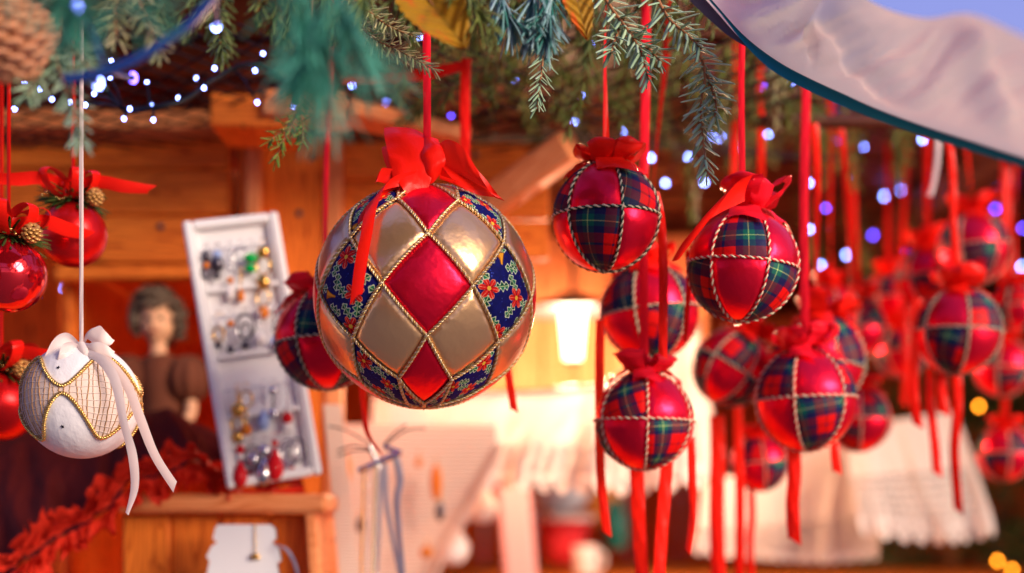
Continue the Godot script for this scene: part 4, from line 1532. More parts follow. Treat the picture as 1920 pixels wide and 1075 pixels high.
# ---------------------------------------------------------------- goods on and round the stall
func build_doll():
	var d := 1.79
	var s := px(d)
	var o = thing("doll", at(300, 840, d), "dark seated doll with grey curls, brown puff sleeves and a long red-hemmed skirt", "doll")
	var p := func(x: float, y: float, z := 0.0) -> Vector3:
		return at(x, y, d) + Vector3(0, 0, z * s) - o.position
	# head: one mesh with a modelled face
	var head := Sheet.new()
	var pts := PackedVector3Array()
	var uvs := PackedVector2Array()
	for r in 41:
		var la := PI * (r / 40.0 - 0.5)
		for k in 61:
			var az := TAU * k / 60.0
			var q := Vector3(cos(la) * sin(az) * 33.0, sin(la) * 42.0, cos(la) * cos(az) * 34.0)
			var face := maxf(0.0, cos(la) * cos(az))
			var bump := func(x: float, y: float, wx: float, wy: float) -> float:
				return exp(-pow((q.x - x) / wx, 2.0) - pow((q.y - y) / wy, 2.0)) * smoothstep(0.0, 0.5, face)
			q.z += 8.0 * bump.call(0, -6, 4.5, 7) + 5.0 * bump.call(-13, -15, 11, 10) + 5.0 * bump.call(13, -15, 11, 10)
			q.z += -5.0 * bump.call(-12, 3, 7, 5) - 5.0 * bump.call(12, 3, 7, 5) + 3.5 * bump.call(0, -21, 7, 3) + 5.0 * bump.call(0, -33, 9, 6)
			if q.y < -10: q.x *= 1.0 - 0.10 * (-q.y - 10) / 30.0
			pts.append(p.call(296, 604) + q * s)
			uvs.append(Vector2(k, r))
	head.grid(pts, uvs, 61)
	var h = put(head.made(M.doll_skin), "head", o)
	var sh := Sheet.new()
	for e in [-1.0, 1.0]:
		sh = Sheet.new()
		sh.ball(p.call(296 + e * 12, 601, 30), Vector3(5.5, 4.0, 3.0) * s, 8)
		put(sh.made(M.eye_dark), "eye", h)
	sh = Sheet.new()
	sh.ball(p.call(296, 626, 35), Vector3(7, 2.6, 3) * s, 8)
	put(sh.made(M.lips), "mouth", h)
	sh = Sheet.new()
	sh.tube(PackedVector3Array([p.call(296, 640), p.call(297, 672)]), PackedFloat32Array([14 * s, 17 * s]), 12)
	put(sh.made(M.doll_skin), "neck", h)
	# hair: a mass of curls
	var hair := Sheet.new()
	var r := RandomNumberGenerator.new()
	r.seed = 77
	for k in 150:
		var az := r.randf() * TAU
		var la := r.randf_range(-0.7, 1.5)
		var dir := polar(az, la)
		if dir.z > 0.1 and dir.y < 0.6 and absf(dir.x) < 0.80: continue
		var c: Vector3 = p.call(296, 596) + dir * Vector3(45, 50, 42) * s
		var curl := PackedVector3Array()
		var ph := r.randf() * TAU
		for q in 9:
			curl.append(c + Vector3(cos(q * 0.9 + ph) * 9.0, -q * 3.4 + 10.0, sin(q * 0.9 + ph) * 9.0) * s)
		hair.tube(curl, even(9, 4.8 * s, 3.0 * s), 6)
	put(hair.made(M.doll_hair), "hair", o)
	# body: bodice, puff sleeves, arms
	sh = Sheet.new()
	sh.lathe(PackedVector2Array([Vector2(17, 0), Vector2(34, -8), Vector2(52, -34), Vector2(50, -80), Vector2(44, -130), Vector2(60, -170), Vector2(0, -172)]), 32, p.call(300, 664), Basis.IDENTITY.scaled(Vector3(s, s, s * 0.75)))
	put(sh.made(M.doll_dress), "bodice", o)
	for e in [-1.0, 1.0]:
		var sleeve := Sheet.new()
		var c: Vector3 = p.call(300 + e * 58, 712, 12)
		pts = PackedVector3Array()
		uvs = PackedVector2Array()
		for q in 25:
			var la := PI * (q / 24.0 - 0.5)
			for k in 49:
				var az := TAU * k / 48.0
				var rr := 40.0 * (1.0 + 0.07 * sin(az * 9.0) * cos(la))
				pts.append(c + Vector3(cos(la) * sin(az), sin(la) * 1.12, cos(la) * cos(az)) * rr * s)
				uvs.append(Vector2(k, q))
		sleeve.grid(pts, uvs, 49)
		put(sleeve.made(M.doll_dress), "puff_sleeve", o)
		var arm := Sheet.new()
		arm.tube(smooth([c + Vector3(0, -30, 0) * s, c + Vector3(e * 6, -66, 16) * s, c + Vector3(e * -14, -98, 34) * s], 6), even(13, 13 * s, 9 * s), 10)
		arm.ball(c + Vector3(e * -18, -104, 38) * s, Vector3(10, 8, 9) * s, 8)
		put(arm.made(M.doll_skin), "arm", o)
	# skirt: wide sheet of soft pleats falling left and forward
	var f := FastNoiseLite.new()
	f.seed = 9
	f.frequency = 1.0
	var hem := []
	for q in [[-60, 1130, 1.44], [40, 1062, 1.44], [110, 1010, 1.45], [190, 968, 1.46], [250, 905, 1.47], [310, 893, 1.48], [370, 868, 1.50], [420, 905, 1.52], [490, 916, 1.53], [570, 908, 1.54]]:
		hem.append(at(q[0], q[1], q[2]) - o.position)
	var waist := []
	for q in [[-60, 830, 1.66], [20, 812, 1.72], [90, 800, 1.74], [170, 790, 1.78], [230, 785, 1.80], [270, 782, 1.82], [310, 785, 1.82], [340, 800, 1.82], [380, 822, 1.78], [440, 850, 1.72]]:
		waist.append(at(q[0], q[1], q[2]) - o.position)
	var sa := smooth(waist, 14)
	var sb := smooth(hem, 14)
	pts = PackedVector3Array()
	uvs = PackedVector2Array()
	for row in 31:
		var v := row / 30.0
		for k in sa.size():
			var u := float(k) / (sa.size() - 1)
			var q := sa[k].lerp(sb[k], v) + Vector3(0, 0.03 * sin(v * PI), 0.02 * sin(v * PI))
			q += Vector3(0.2, 0.3, 1.0) * (sin(u * 62.0 + f.get_noise_2d(u * 6.0, v) * 3.0) * 0.006 * v + f.get_noise_2d(u * 7.0, v * 3.0) * 0.012)
			pts.append(q)
			uvs.append(Vector2(u, v))
	sh = Sheet.new()
	sh.grid(pts, uvs, sa.size())
	put(sh.made(M.doll_skirt), "skirt", o)
	# ruffled hem, two frills
	for layer in 3:
		var rp := PackedVector3Array()
		var ru := PackedVector2Array()
		var fine := smooth(hem, 60)
		for row in 6:
			var v := row / 5.0
			for k in fine.size():
				var ph := k * 0.13 + layer * 1.7 + f.get_noise_2d(k * 0.02, layer * 9.0) * 5.0
				var amp := (0.003 + 0.010 * v) * (0.8 + 0.6 * f.get_noise_2d(k * 0.05, layer * 5.0 + 30.0))
				var dirn := (fine[mini(k + 1, fine.size() - 1)] - fine[maxi(k - 1, 0)]).normalized()
				var down := Vector3(0.25, -0.75, 0.55).normalized() if layer == 0 else (Vector3(-0.35, 0.55, 0.6).normalized() if layer == 1 else Vector3(0.1, 0.1, 1.0).normalized())
				var wav := Vector3(0, 0.5, 0.9).normalized()
				rp.append(fine[k] + down * v * (0.024 + 0.014 * f.get_noise_2d(k * 0.06, layer * 3.0)) + wav * sin(ph) * amp + dirn * cos(ph * 1.7) * amp * 0.7 + Vector3(0.3, 0.6, 0.7) * f.get_noise_2d(k * 0.13, layer * 4.0 + v * 1.5) * 0.016 * v + Vector3(0, 0.004 * layer, 0.004 * layer))
				ru.append(Vector2(k * 0.01, v))
		sh = Sheet.new()
		sh.grid(rp, ru, fine.size())
		put(sh.made(M.red_ruffle), "ruffle", o)

func build_shelf():
	var o = thing("display_shelf", at(430, 945, 1.52), "orange timber shelf box under the white earring board", "shelf")
	board(o, "top_board", 215, 926, 612, 962, 1.50, 0.22, M.pale_timber, -0.2, 0.005)
	for k in 4:
		board(o, "side_plank", 228 + k * 92, 964, 317 + k * 92, 1120, 1.54 + 0.003 * (k % 2), 0.018, M.wall_timber)
	var sh := Sheet.new()
	sh.box(Vector3.ZERO, Vector3(0.012, 0.12, 0.18), 0.002)
	var e = put(sh.made(M.pale_timber), "end_panel", o)
	e.position = at(606, 1022, 1.60) - o.position
	e.rotation = Vector3(0, 0, deg_to_rad(4.0))

func earring(parts: Array, where: Vector3, label: String):
	var o = thing("earring", where, label, "earring", "earrings on the white display board")
	o.scale = Vector3.ONE * 1.3
	for p in parts:
		var sh := Sheet.new()
		match p[0]:
			"hook":
				var line := PackedVector3Array()
				for k in 9:
					var a := k / 8.0 * PI * 1.2
					line.append(Vector3(cos(a) * 0.0022, sin(a) * 0.0022 + 0.002, 0.003))
				sh.tube(line, even(9, 0.0004, 0.0004), 5)
				put(sh.made(M[p[1]]), "hook", o)
			"bead":
				sh.ball(Vector3(0, p[2], 0.004), Vector3(1, p[4] if p.size() > 4 else 1.0, 0.8) * p[3], 8)
				put(sh.made(M[p[1]]), "bead", o)
			"ring":
				var line := PackedVector3Array()
				for k in 25:
					var a := k / 24.0 * TAU
					line.append(Vector3(cos(a) * p[3] * 0.75, sin(a) * p[3] + p[2], 0.004))
				sh.tube(line, even(25, 0.0010, 0.0010), 6)
				put(sh.made(M[p[1]]), "hoop", o)
			"chain":
				for k in p[3]:
					sh.ball(Vector3(0.0006 * (1 if k % 2 else -1), p[2] - k * 0.0026, 0.004), Vector3(0.0011, 0.0016, 0.0008), 5)
				put(sh.made(M[p[1]]), "chain", o)
			"drop":
				sh.lathe(PackedVector2Array([Vector2(0, 0), Vector2(0.0012, -0.002), Vector2(0.0030, -0.006), Vector2(0.0034, -0.009), Vector2(0.0022, -0.012), Vector2(0, -0.0128)]), 12, Vector3(0, p[2], 0.004), Basis.IDENTITY.scaled(Vector3.ONE * p[3]))
				put(sh.made(M[p[1]]), "drop", o)
	return o

func build_earring_board():
	var d := 1.50
	var s := px(d)
	var mid := at(473, 655, d)
	var turn := Basis(Vector3.UP, deg_to_rad(14.0)) * Basis(Vector3.BACK, deg_to_rad(9.2)) * Basis(Vector3.RIGHT, deg_to_rad(-5.0))
	var o = thing("earring_board", mid, "white painted display frame with four rows of hanging earrings", "display board")
	o.basis = turn
	var w := 176.0 * s
	var h := 506.0 * s
	var t := 0.016
	var sh := Sheet.new()
	for e in [-1.0, 1.0]:
		sh = Sheet.new()
		sh.box(Vector3(e * (w / 2 - 8 * s), 0, 0), Vector3(17 * s, h, t), 0.0025)
		put(sh.made(M.white_paint), "frame_side", o)
		sh = Sheet.new()
		sh.box(Vector3(0, e * (h / 2 - 9 * s), 0), Vector3(w - 33.5 * s, 17 * s, t - 0.001), 0.0025)
		put(sh.made(M.white_paint), "frame_rail", o)
		sh = Sheet.new()
		sh.box(Vector3(e * (w / 2 - 19 * s), 0, -0.001), Vector3(5 * s, h - 36 * s, t * 0.7), 0.0008)
		put(sh.made(M.white_paint), "inner_bead", o)
	sh = Sheet.new()
	sh.box(Vector3(0, 0, -t * 0.35), Vector3(w - 30 * s, h - 30 * s, 0.003), 0.0005)
	put(sh.made(M.white_velvet), "backing", o)
	var rows := [195.0, 68.0, -72.0, -172.0]
	for y in [118.0, -8.0, -122.0]:
		sh = Sheet.new()
		sh.box(Vector3(0, y * s, 0.001), Vector3(w - 44 * s, 9 * s, t * 0.55), 0.001)
		put(sh.made(M.white_paint), "cross_bar", o)
	for y in rows:
		sh = Sheet.new()
		sh.tube(PackedVector3Array([Vector3(-w / 2 + 20 * s, y * s, 0.002), Vector3(w / 2 - 20 * s, y * s, 0.002)]), PackedFloat32Array([0.0006, 0.0006]), 5)
		put(sh.made(M.silver), "hanging_wire", o)
	var place := func(x: float, row: int) -> Vector3:
		return mid + turn * Vector3(x * s, rows[row] * s, 0.004)
	var k := 1.35
	earring([["hook", "antique_metal"], ["bead", "antique_metal", -0.006, 0.004, 1.3], ["bead", "jewel_amber", -0.014, 0.003], ["ring", "antique_metal", -0.020, 0.005]], place.call(-52.0, 0), "black beaded earring at the top left of the white board")
	earring([["hook", "antique_metal"], ["bead", "jewel_blue", -0.006, 0.0042], ["bead", "antique_metal", -0.014, 0.0060, 1.2], ["bead", "antique_metal", -0.024, 0.0032]], place.call(-32.0, 0), "dark blue and black stone earring in the top row")
	earring([["hook", "silver"], ["chain", "silver", -0.002, 9], ["bead", "jewel_amber", -0.029, 0.003], ["drop", "pearl", -0.032, 1.1]], place.call(-8.0, 0), "long silver chain earring with amber bead in the top row")
	earring([["hook", "silver"], ["ring", "silver", -0.010, 0.008], ["chain", "jewel_gold", -0.018, 7], ["drop", "jewel_amber", -0.036, 1.0]], place.call(12.0, 0), "silver hoop earring with amber drop in the top row")
	earring([["hook", "silver"], ["bead", "jewel_green", -0.012, 0.0058, 0.8], ["bead", "jewel_green", -0.021, 0.0048, 0.8]], place.call(30.0, 0), "bright green glass earring near the top of the board")
	earring([["hook", "jewel_gold"], ["bead", "jewel_gold", -0.008, 0.0055], ["ring", "jewel_gold", -0.020, 0.008], ["bead", "jewel_gold", -0.034, 0.006], ["ring", "jewel_gold", -0.047, 0.0075], ["bead", "jewel_amber", -0.060, 0.0055]], place.call(54.0, 0), "long gold hoop earring at the top right of the board")
	earring([["hook", "jewel_gold"], ["bead", "pearl", -0.007, 0.0035], ["ring", "jewel_gold", -0.016, 0.006], ["bead", "antique_metal", -0.025, 0.003]], place.call(-50.0, 1), "gold ring earring with pearl at the left of the second row")
	earring([["hook", "silver"], ["bead", "jewel_amber", -0.008, 0.0032], ["ring", "silver", -0.018, 0.008], ["bead", "antique_metal", -0.030, 0.0034]], place.call(-28.0, 1), "silver ring earring with amber bead in the second row")
	earring([["hook", "antique_metal"], ["ring", "antique_metal", -0.012, 0.0105], ["ring", "antique_metal", -0.016, 0.0065], ["bead", "antique_metal", -0.028, 0.004]], place.call(0.0, 1), "dark double hoop earring in the second row")
	earring([["hook", "silver"], ["chain", "silver", -0.002, 6], ["bead", "pearl", -0.024, 0.0055]], place.call(26.0, 1), "silver chain earring with white pearl in the second row")
	earring([["hook", "silver"], ["chain", "antique_metal", -0.002, 8], ["drop", "silver", -0.022, 1.2]], place.call(52.0, 1), "grey chain earring at the right of the second row")
	earring([["hook", "jewel_gold"], ["chain", "jewel_gold", -0.001, 5], ["bead", "jewel_gold", -0.018, 0.006], ["ring", "jewel_gold", -0.030, 0.007], ["bead", "jewel_gold", -0.041, 0.005]], place.call(-38.0, 2), "gold chandelier earring at the left of the third row")
	earring([["hook", "jewel_gold"], ["ring", "jewel_gold", -0.010, 0.007], ["chain", "jewel_gold", -0.018, 6], ["bead", "jewel_amber", -0.036, 0.005]], place.call(-22.0, 2), "gold hoop earring with chain and amber in the third row")
	earring([["hook", "silver"], ["chain", "silver", -0.002, 7], ["drop", "jewel_blue", -0.020, 1.5]], place.call(10.0, 2), "silver earring with pale blue drop in the third row")
	earring([["hook", "silver"], ["bead", "silver", -0.006, 0.004], ["chain", "antique_metal", -0.010, 5], ["bead", "silver", -0.026, 0.005]], place.call(28.0, 2), "silver ball chain earring in the third row")
	earring([["hook", "silver"], ["chain", "silver", -0.002, 10], ["bead", "jewel_red", -0.031, 0.005], ["bead", "pearl", -0.039, 0.004]], place.call(54.0, 2), "chain earring with red bead at the right of the third row")
	earring([["hook", "silver"], ["bead", "jewel_red", -0.006, 0.0040], ["bead", "pearl", -0.012, 0.003], ["drop", "jewel_red", -0.014, 1.9]], place.call(-50.0, 3), "red glass drop earring at the left of the bottom row")
	earring([["hook", "antique_metal"], ["ring", "antique_metal", -0.014, 0.010], ["bead", "silver", -0.016, 0.005]], place.call(-26.0, 3), "dark hoop earring with silver ball in the bottom row")
	earring([["hook", "silver"], ["bead", "silver", -0.010, 0.0055], ["drop", "silver", -0.014, 2.0]], place.call(-6.0, 3), "polished silver drop earring in the bottom row")
	earring([["hook", "jewel_red"], ["bead", "jewel_red", -0.005, 0.003], ["drop", "jewel_red", -0.008, 2.3]], place.call(14.0, 3), "large red drop earring in the bottom row")
	earring([["hook", "silver"], ["ring", "silver", -0.015, 0.0115], ["ring", "silver", -0.016, 0.0080]], place.call(40.0, 3), "silver double hoop earring at the right of the bottom row")
	earring([["hook", "silver"], ["ring", "antique_metal", -0.014, 0.0100]], place.call(56.0, 3), "thin grey hoop earring beside the frame in the bottom row")

func build_necklace_card():
	var d := 1.47
	var s := px(d)
	var o = thing("necklace_bust", at(460, 1060, d), "white notched necklace display bust with gold pendant chain below the shelf", "display bust")
	# outline in photo pixels, made a slab with depth
	var outline := [[410, 984], [508, 984], [517, 992], [519, 1010], [510, 1018], [524, 1030], [528, 1052], [520, 1056], [528, 1100], [384, 1100], [394, 1052], [388, 1044], [398, 1024], [408, 1018], [400, 1010], [405, 990]]
	var poly := PackedVector2Array()
	for p in outline:
		var q: Vector3 = at(p[0], p[1], d) - o.position
		poly.append(Vector2(q.x, q.y))
	var tris := Geometry2D.triangulate_polygon(poly)
	var sh := Sheet.new()
	for z in [0.004, -0.004]:
		var base := sh.v.size()
		for p in poly: sh.vert(Vector3(p.x, p.y, z), Vector3(0, 0, signf(z)))
		for k in range(0, tris.size(), 3):
			sh.i.append_array([base + tris[k], base + tris[k + 1], base + tris[k + 2]] if z < 0 else [base + tris[k], base + tris[k + 2], base + tris[k + 1]])
	for k in poly.size():
		var a := poly[k]
		var b := poly[(k + 1) % poly.size()]
		var nn := Vector3(b.y - a.y, a.x - b.x, 0).normalized()
		var base := sh.v.size()
		for q in [Vector3(a.x, a.y, 0.004), Vector3(b.x, b.y, 0.004), Vector3(b.x, b.y, -0.004), Vector3(a.x, a.y, -0.004)]:
			sh.vert(q, -nn)
		sh.i.append_array([base, base + 1, base + 2, base, base + 2, base + 3])
	put(sh.made(M.white_velvet), "card", o)
	o = thing("pendant_necklace", at(480, 1000, d) + Vector3(0, 0, 0.006), "fine gold chain with small gold heart pendant on the white bust", "necklace")
	sh = Sheet.new()
	for k in 22:
		sh.ball(at(480 + 0.8 * sin(k), 984 + k * 2.6, d) + Vector3(0, 0, 0.006) - o.position, Vector3(0.0007, 0.0011, 0.0006), 5)
	put(sh.made(M.jewel_gold), "chain", o)
	sh = Sheet.new()
	for e in [-1.0, 1.0]:
		sh.ball(at(480 + e * 3.4, 1044, d) + Vector3(0, 0, 0.007) - o.position, Vector3(5, 7, 3) * s, 8, Basis(Vector3.BACK, e * 0.5))
	put(sh.made(M.jewel_gold), "pendant", o)
	# grey satin ribbon lying beside the bust
	o = thing("grey_ribbon", at(530, 1025, 1.46), "grey satin ribbon curling from the right of the white bust", "ribbon")
	strip(o, "strip", [at(516, 1022, 1.46), at(536, 1030, 1.455), at(552, 1056, 1.45), at(562, 1100, 1.45)], 9 * s, M.grey_ribbon, 0.9)

func build_necklace_rack():
	var d := 1.60
	var s := px(d)
	# ribbed white display board, leaning, and a wider one behind it
	var o = thing("ribbed_display_board", at(630, 1000, d), "narrow white ribbed display board right of the timber shelf", "display board")
	for k in 62:
		var sh := Sheet.new()
		var y := 762.0 + k * 6.0
		var x := 606.0 + k * 0.55
		var a: Vector3 = at(x, y, d) - o.position
		var b: Vector3 = at(x + 34, y, d + 0.01) - o.position
		sh.tube(PackedVector3Array([a, b]), PackedFloat32Array([3.0 * s, 3.0 * s]), 7)
		put(sh.made(M.ribbed_card), "rib", o)
	o = thing("jewellery_panel", at(760, 1000, 1.95), "broad cream ribbed jewellery panel lit by the lamp with slanting right edge", "display board")
	for k in 42:
		var y := 800.0 + k * 8.0
		var sh := Sheet.new()
		var right := 930.0 - maxf(0.0, y - 850.0) * 0.55
		sh.tube(PackedVector3Array([at(640, y, 1.95) - o.position, at(right, y, 2.0) - o.position]), PackedFloat32Array([4.0 * px(1.95), 4.0 * px(2.0)]), 7)
		put(sh.made(M.ribbed_card), "rib", o)
	var edge := Sheet.new()
	edge.tube(PackedVector3Array([at(942, 830, 1.99) - o.position, at(930, 860, 1.985) - o.position, at(800, 1110, 1.97) - o.position]), PackedFloat32Array([0.003, 0.0035, 0.0035]), 8)
	put(edge.made(M.ribbed_card), "edge_strip", o)
	# goods on that panel
	var goods := [[818, 905, "jewel_amber", 11, 34, "long orange amber pendant hanging on the cream jewellery panel"], [785, 868, "orange_glaze", 7, 9, "small orange stone brooch high on the cream jewellery panel"], [800, 1036, "orange_glaze", 13, 12, "round orange brooch low on the cream jewellery panel"], [675, 985, "antique_metal", 8, 14, "black stone pendant on the cream panel beside the chains"], [650, 880, "orange_glaze", 9, 26, "slim brown pendant behind the twig ends on the panel"], [825, 960, "antique_metal", 9, 18, "dark oval pendant under the long amber one"]]
	for g in goods:
		var p = thing("pendant", at(g[0], g[1], 1.93), g[5], "pendant", "pendants on the cream panel")
		var sh := Sheet.new()
		sh.ball(Vector3.ZERO, Vector3(g[3], g[4], 6) * px(1.93), 10)
		put(sh.made(M[g[2]]), "stone", p)
		sh = Sheet.new()
		sh.tube(PackedVector3Array([Vector3(0, g[4] * px(1.93), 0), Vector3(0, (g[4] + 14) * px(1.93), -0.004)]), PackedFloat32Array([0.001, 0.001]), 5)
		put(sh.made(M.jewel_gold), "bail", p)
	# necklace hanger: steel cross bars, bent wire ends, chains and grey ribbons
	o = thing("necklace_hanger", at(700, 880, 1.52), "steel necklace hanger with spread wire arms, chains and grey ribbons", "rack")
	var q := 1.52
	for bar in [[[672, 884], [752, 848], 6.5], [[720, 838], [752, 850], 5.0], [[692, 836], [712, 880], 5.0]]:
		var sh := Sheet.new()
		sh.tube(PackedVector3Array([at(bar[0][0], bar[0][1], q) - o.position, at(bar[1][0], bar[1][1], q) - o.position]), PackedFloat32Array([bar[2] * px(q), bar[2] * px(q)]), 10)
		put(sh.made(M.silver), "bar", o)
	for wire in [[[615, 799], [650, 808], [695, 834]], [[632, 846], [660, 836], [692, 842]], [[632, 856], [665, 846], [694, 846]], [[798, 804], [760, 808], [722, 836]], [[762, 796], [740, 812], [718, 836]]]:
		var sh := Sheet.new()
		var line := []
		for p in wire: line.append(at(p[0], p[1], q) - o.position)
		var sm := smooth(line, 6)
		sh.tube(sm, even(sm.size(), 1.8 * px(q), 1.8 * px(q)), 6)
		put(sh.made(M.antique_metal), "wire_arm", o)
	for c in [[682, "jewel_gold", 2.6], [692, "silver", 2.2], [704, "pale_gold_cord", 3.2], [710, "silver", 2.2]]:
		var sh := Sheet.new()
		for k in 46:
			var wob := 1.6 * sin(k * 2.1)
			sh.ball(at(c[0] + wob * 0.5 - k * 0.12, 876 + k * 4.6, q - 0.004) - o.position, Vector3(c[2], c[2] * 1.2, c[2]) * px(q), 5)
		put(sh.made(M[c[1]]), "chain", o)
	for rb in [[[722, 870], [724, 940], [736, 1010], [752, 1090], 10], [[742, 856], [750, 900], [744, 950], [756, 1090], 14], [[716, 880], [712, 960], [710, 1020], [706, 1090], 7]]:
		var pts := []
		for k in 4: pts.append(at(rb[k][0], rb[k][1], q + 0.006))
		strip(o, "grey_ribbon", pts, rb[4] * px(q), M.grey_ribbon, 0.7)

func vase(called: String, x: float, y: float, d: float, profile: Array, material: Material, label: String, category: String, hung := false):
	var o = thing(called, at(x, y, d), label, category)
	var sh := Sheet.new()
	var pr := PackedVector2Array()
	for p in profile: pr.append(Vector2(p[0], p[1]) * px(d))
	sh.lathe(pr, 28)
	put(sh.made(material), "body", o)
	return o

func build_background_goods():
	# a pink painted post and the counter goods far inside
	var o = thing("painted_post", at(970, 1100, 2.6), "dusty pink painted post standing under the lace hem", "post")
	var sh := Sheet.new()
	sh.box(at(972, 1040, 2.6) - o.position, Vector3(62 * px(2.6), 0.42, 0.05), 0.006, Basis(Vector3.BACK, deg_to_rad(5.0)))
	put(sh.made(M.pink_paint), "shaft", o)
	var d := 3.1
	var bowl = vase("glazed_bowl", 1045, 935, d, [[18, -26], [40, -22], [58, 0], [64, 30], [60, 30], [54, 2], [36, -16], [0, -20]], M.pale_blue_glaze, "pale blue glazed bowl below the lace curtain hem", "bowl")
	sh = Sheet.new()
	sh.lathe(PackedVector2Array([Vector2(24, -34) * px(d), Vector2(20, -27) * px(d)]), 24)
	put(sh.made(M.pale_blue_glaze), "foot", bowl)
	var pot = vase("red_pot", 1058, 1010, d - 0.1, [[0, -50], [30, -50], [36, -20], [50, 30], [52, 40], [46, 40], [40, 20], [0, 10]], M.red_glaze, "tapering red glazed pot under the pale blue bowl", "pot")
	sh = Sheet.new()
	sh.lathe(PackedVector2Array([Vector2(54, 34) * px(d - 0.1), Vector2(56, 40) * px(d - 0.1), Vector2(52, 46) * px(d - 0.1), Vector2(46, 40) * px(d - 0.1)]), 28)
	put(sh.made(M.white_glaze), "rim", pot)
	pot = vase("orange_pot", 1120, 950, d + 0.2, [[0, -34], [34, -34], [48, 0], [46, 30], [36, 36], [30, 34], [0, 20]], M.orange_glaze, "orange glazed jar to the right of the pale blue bowl", "jar")
	pot = vase("green_vase", 1152, 990, d, [[0, -40], [20, -40], [24, 0], [18, 30], [12, 44], [16, 52], [10, 52], [0, 40]], M.green_glaze, "dark green vase behind the hanging red ribbons", "vase")
	pot = vase("white_mug", 1098, 1050, d - 0.2, [[0, -30], [22, -30], [24, 26], [21, 26], [19, -24], [0, -26]], M.white_glaze, "white mug low between the pots", "mug")
	sh = Sheet.new()
	var ring := PackedVector3Array()
	for k in 13:
		var a := -PI / 2 + k / 12.0 * PI
		ring.append(Vector3(22 + 14 * cos(a), 15 * sin(a), 0) * px(d - 0.2))
	sh.tube(ring, even(13, 3 * px(d - 0.2), 3 * px(d - 0.2)), 8)
	put(sh.made(M.white_glaze), "handle", pot)
	# white porcelain drops on threads at the panel edge
	for p in [[846, 1016, 1.0, "white pear shaped porcelain drop, larger and lower one"], [862, 958, 0.62, "small white round porcelain drop above the larger one"], [905, 946, 0.8, "white round porcelain drop nearest the pink post"]]:
		var dr = thing("porcelain_drop", at(p[0], p[1], 2.2), p[3], "ornament", "white porcelain drops on threads")
		sh = Sheet.new()
		var pr := PackedVector2Array()
		for q in [[0, -44], [22, -40], [34, -22], [34, -4], [22, 16], [15, 36], [9, 46], [0, 48]]: pr.append(Vector2(q[0], q[1]) * px(2.2) * p[2])
		sh.lathe(pr, 24)
		put(sh.made(M.white_glaze), "body", dr)
		sh = Sheet.new()
		sh.tube(PackedVector3Array([Vector3(0, 46 * px(2.2) * p[2], 0), Vector3(0, 0.16, 0)]), PackedFloat32Array([0.0008, 0.0008]), 5)
		put(sh.made(M.white_satin), "thread", dr)
	# counter plank that carries the far goods
	var shf = thing("counter_plank", at(1080, 1060, 3.2), "long timber counter plank far inside the stall", "counter")
	sh = Sheet.new()
	sh.box(at(1250, 1082, 3.2) - shf.position, Vector3(1.9, 0.03, 0.9), 0.004)
	put(sh.made(M.wall_timber), "plank", shf)
	# the lamp: a frosted glass shade on a bracket
	var lp := at(1074, 630, 2.32)
	var lamp = thing("lantern_lamp", lp, "glowing frosted lamp behind the lace curtain", "lamp")
	sh = Sheet.new()
	var pr2 := PackedVector2Array()
	for q in [[0, -46], [15, -46], [16, -44], [24, 44], [22, 47], [0, 47]]: pr2.append(Vector2(q[0], q[1]) * px(2.32))
	sh.lathe(pr2, 8)
	put(sh.made(M.lamp_glow), "glass_shade", lamp)
	sh = Sheet.new()
	sh.lathe(PackedVector2Array([Vector2(0.0, 0.050), Vector2(0.098, 0.040), Vector2(0.099, 0.042), Vector2(0.020, 0.072), Vector2(0.0, 0.074)]), 20)  # wide hood added to keep the lamplight off the roof
	sh.lathe(PackedVector2Array([Vector2(0.0, -0.050), Vector2(0.012, -0.049), Vector2(0.017, -0.0425), Vector2(0.0, -0.0423)]), 16)
	sh.tube(PackedVector3Array([Vector3(0, 0.066, 0), Vector3(0, 0.30, -0.05)]), PackedFloat32Array([0.004, 0.004]), 8)
	put(sh.made(M.antique_metal), "bracket_and_hood", lamp)
	var l := OmniLight3D.new()
	l.name = "lamp_light"
	l.position = lp
	l.light_color = Color(1.0, 0.79, 0.62)
	l.light_energy = LAMP_ENERGY
	l.light_size = 0.03
	l.omni_range = 8.0
	l.omni_attenuation = 2.0
	l.shadow_enabled = true
	add_child(l)
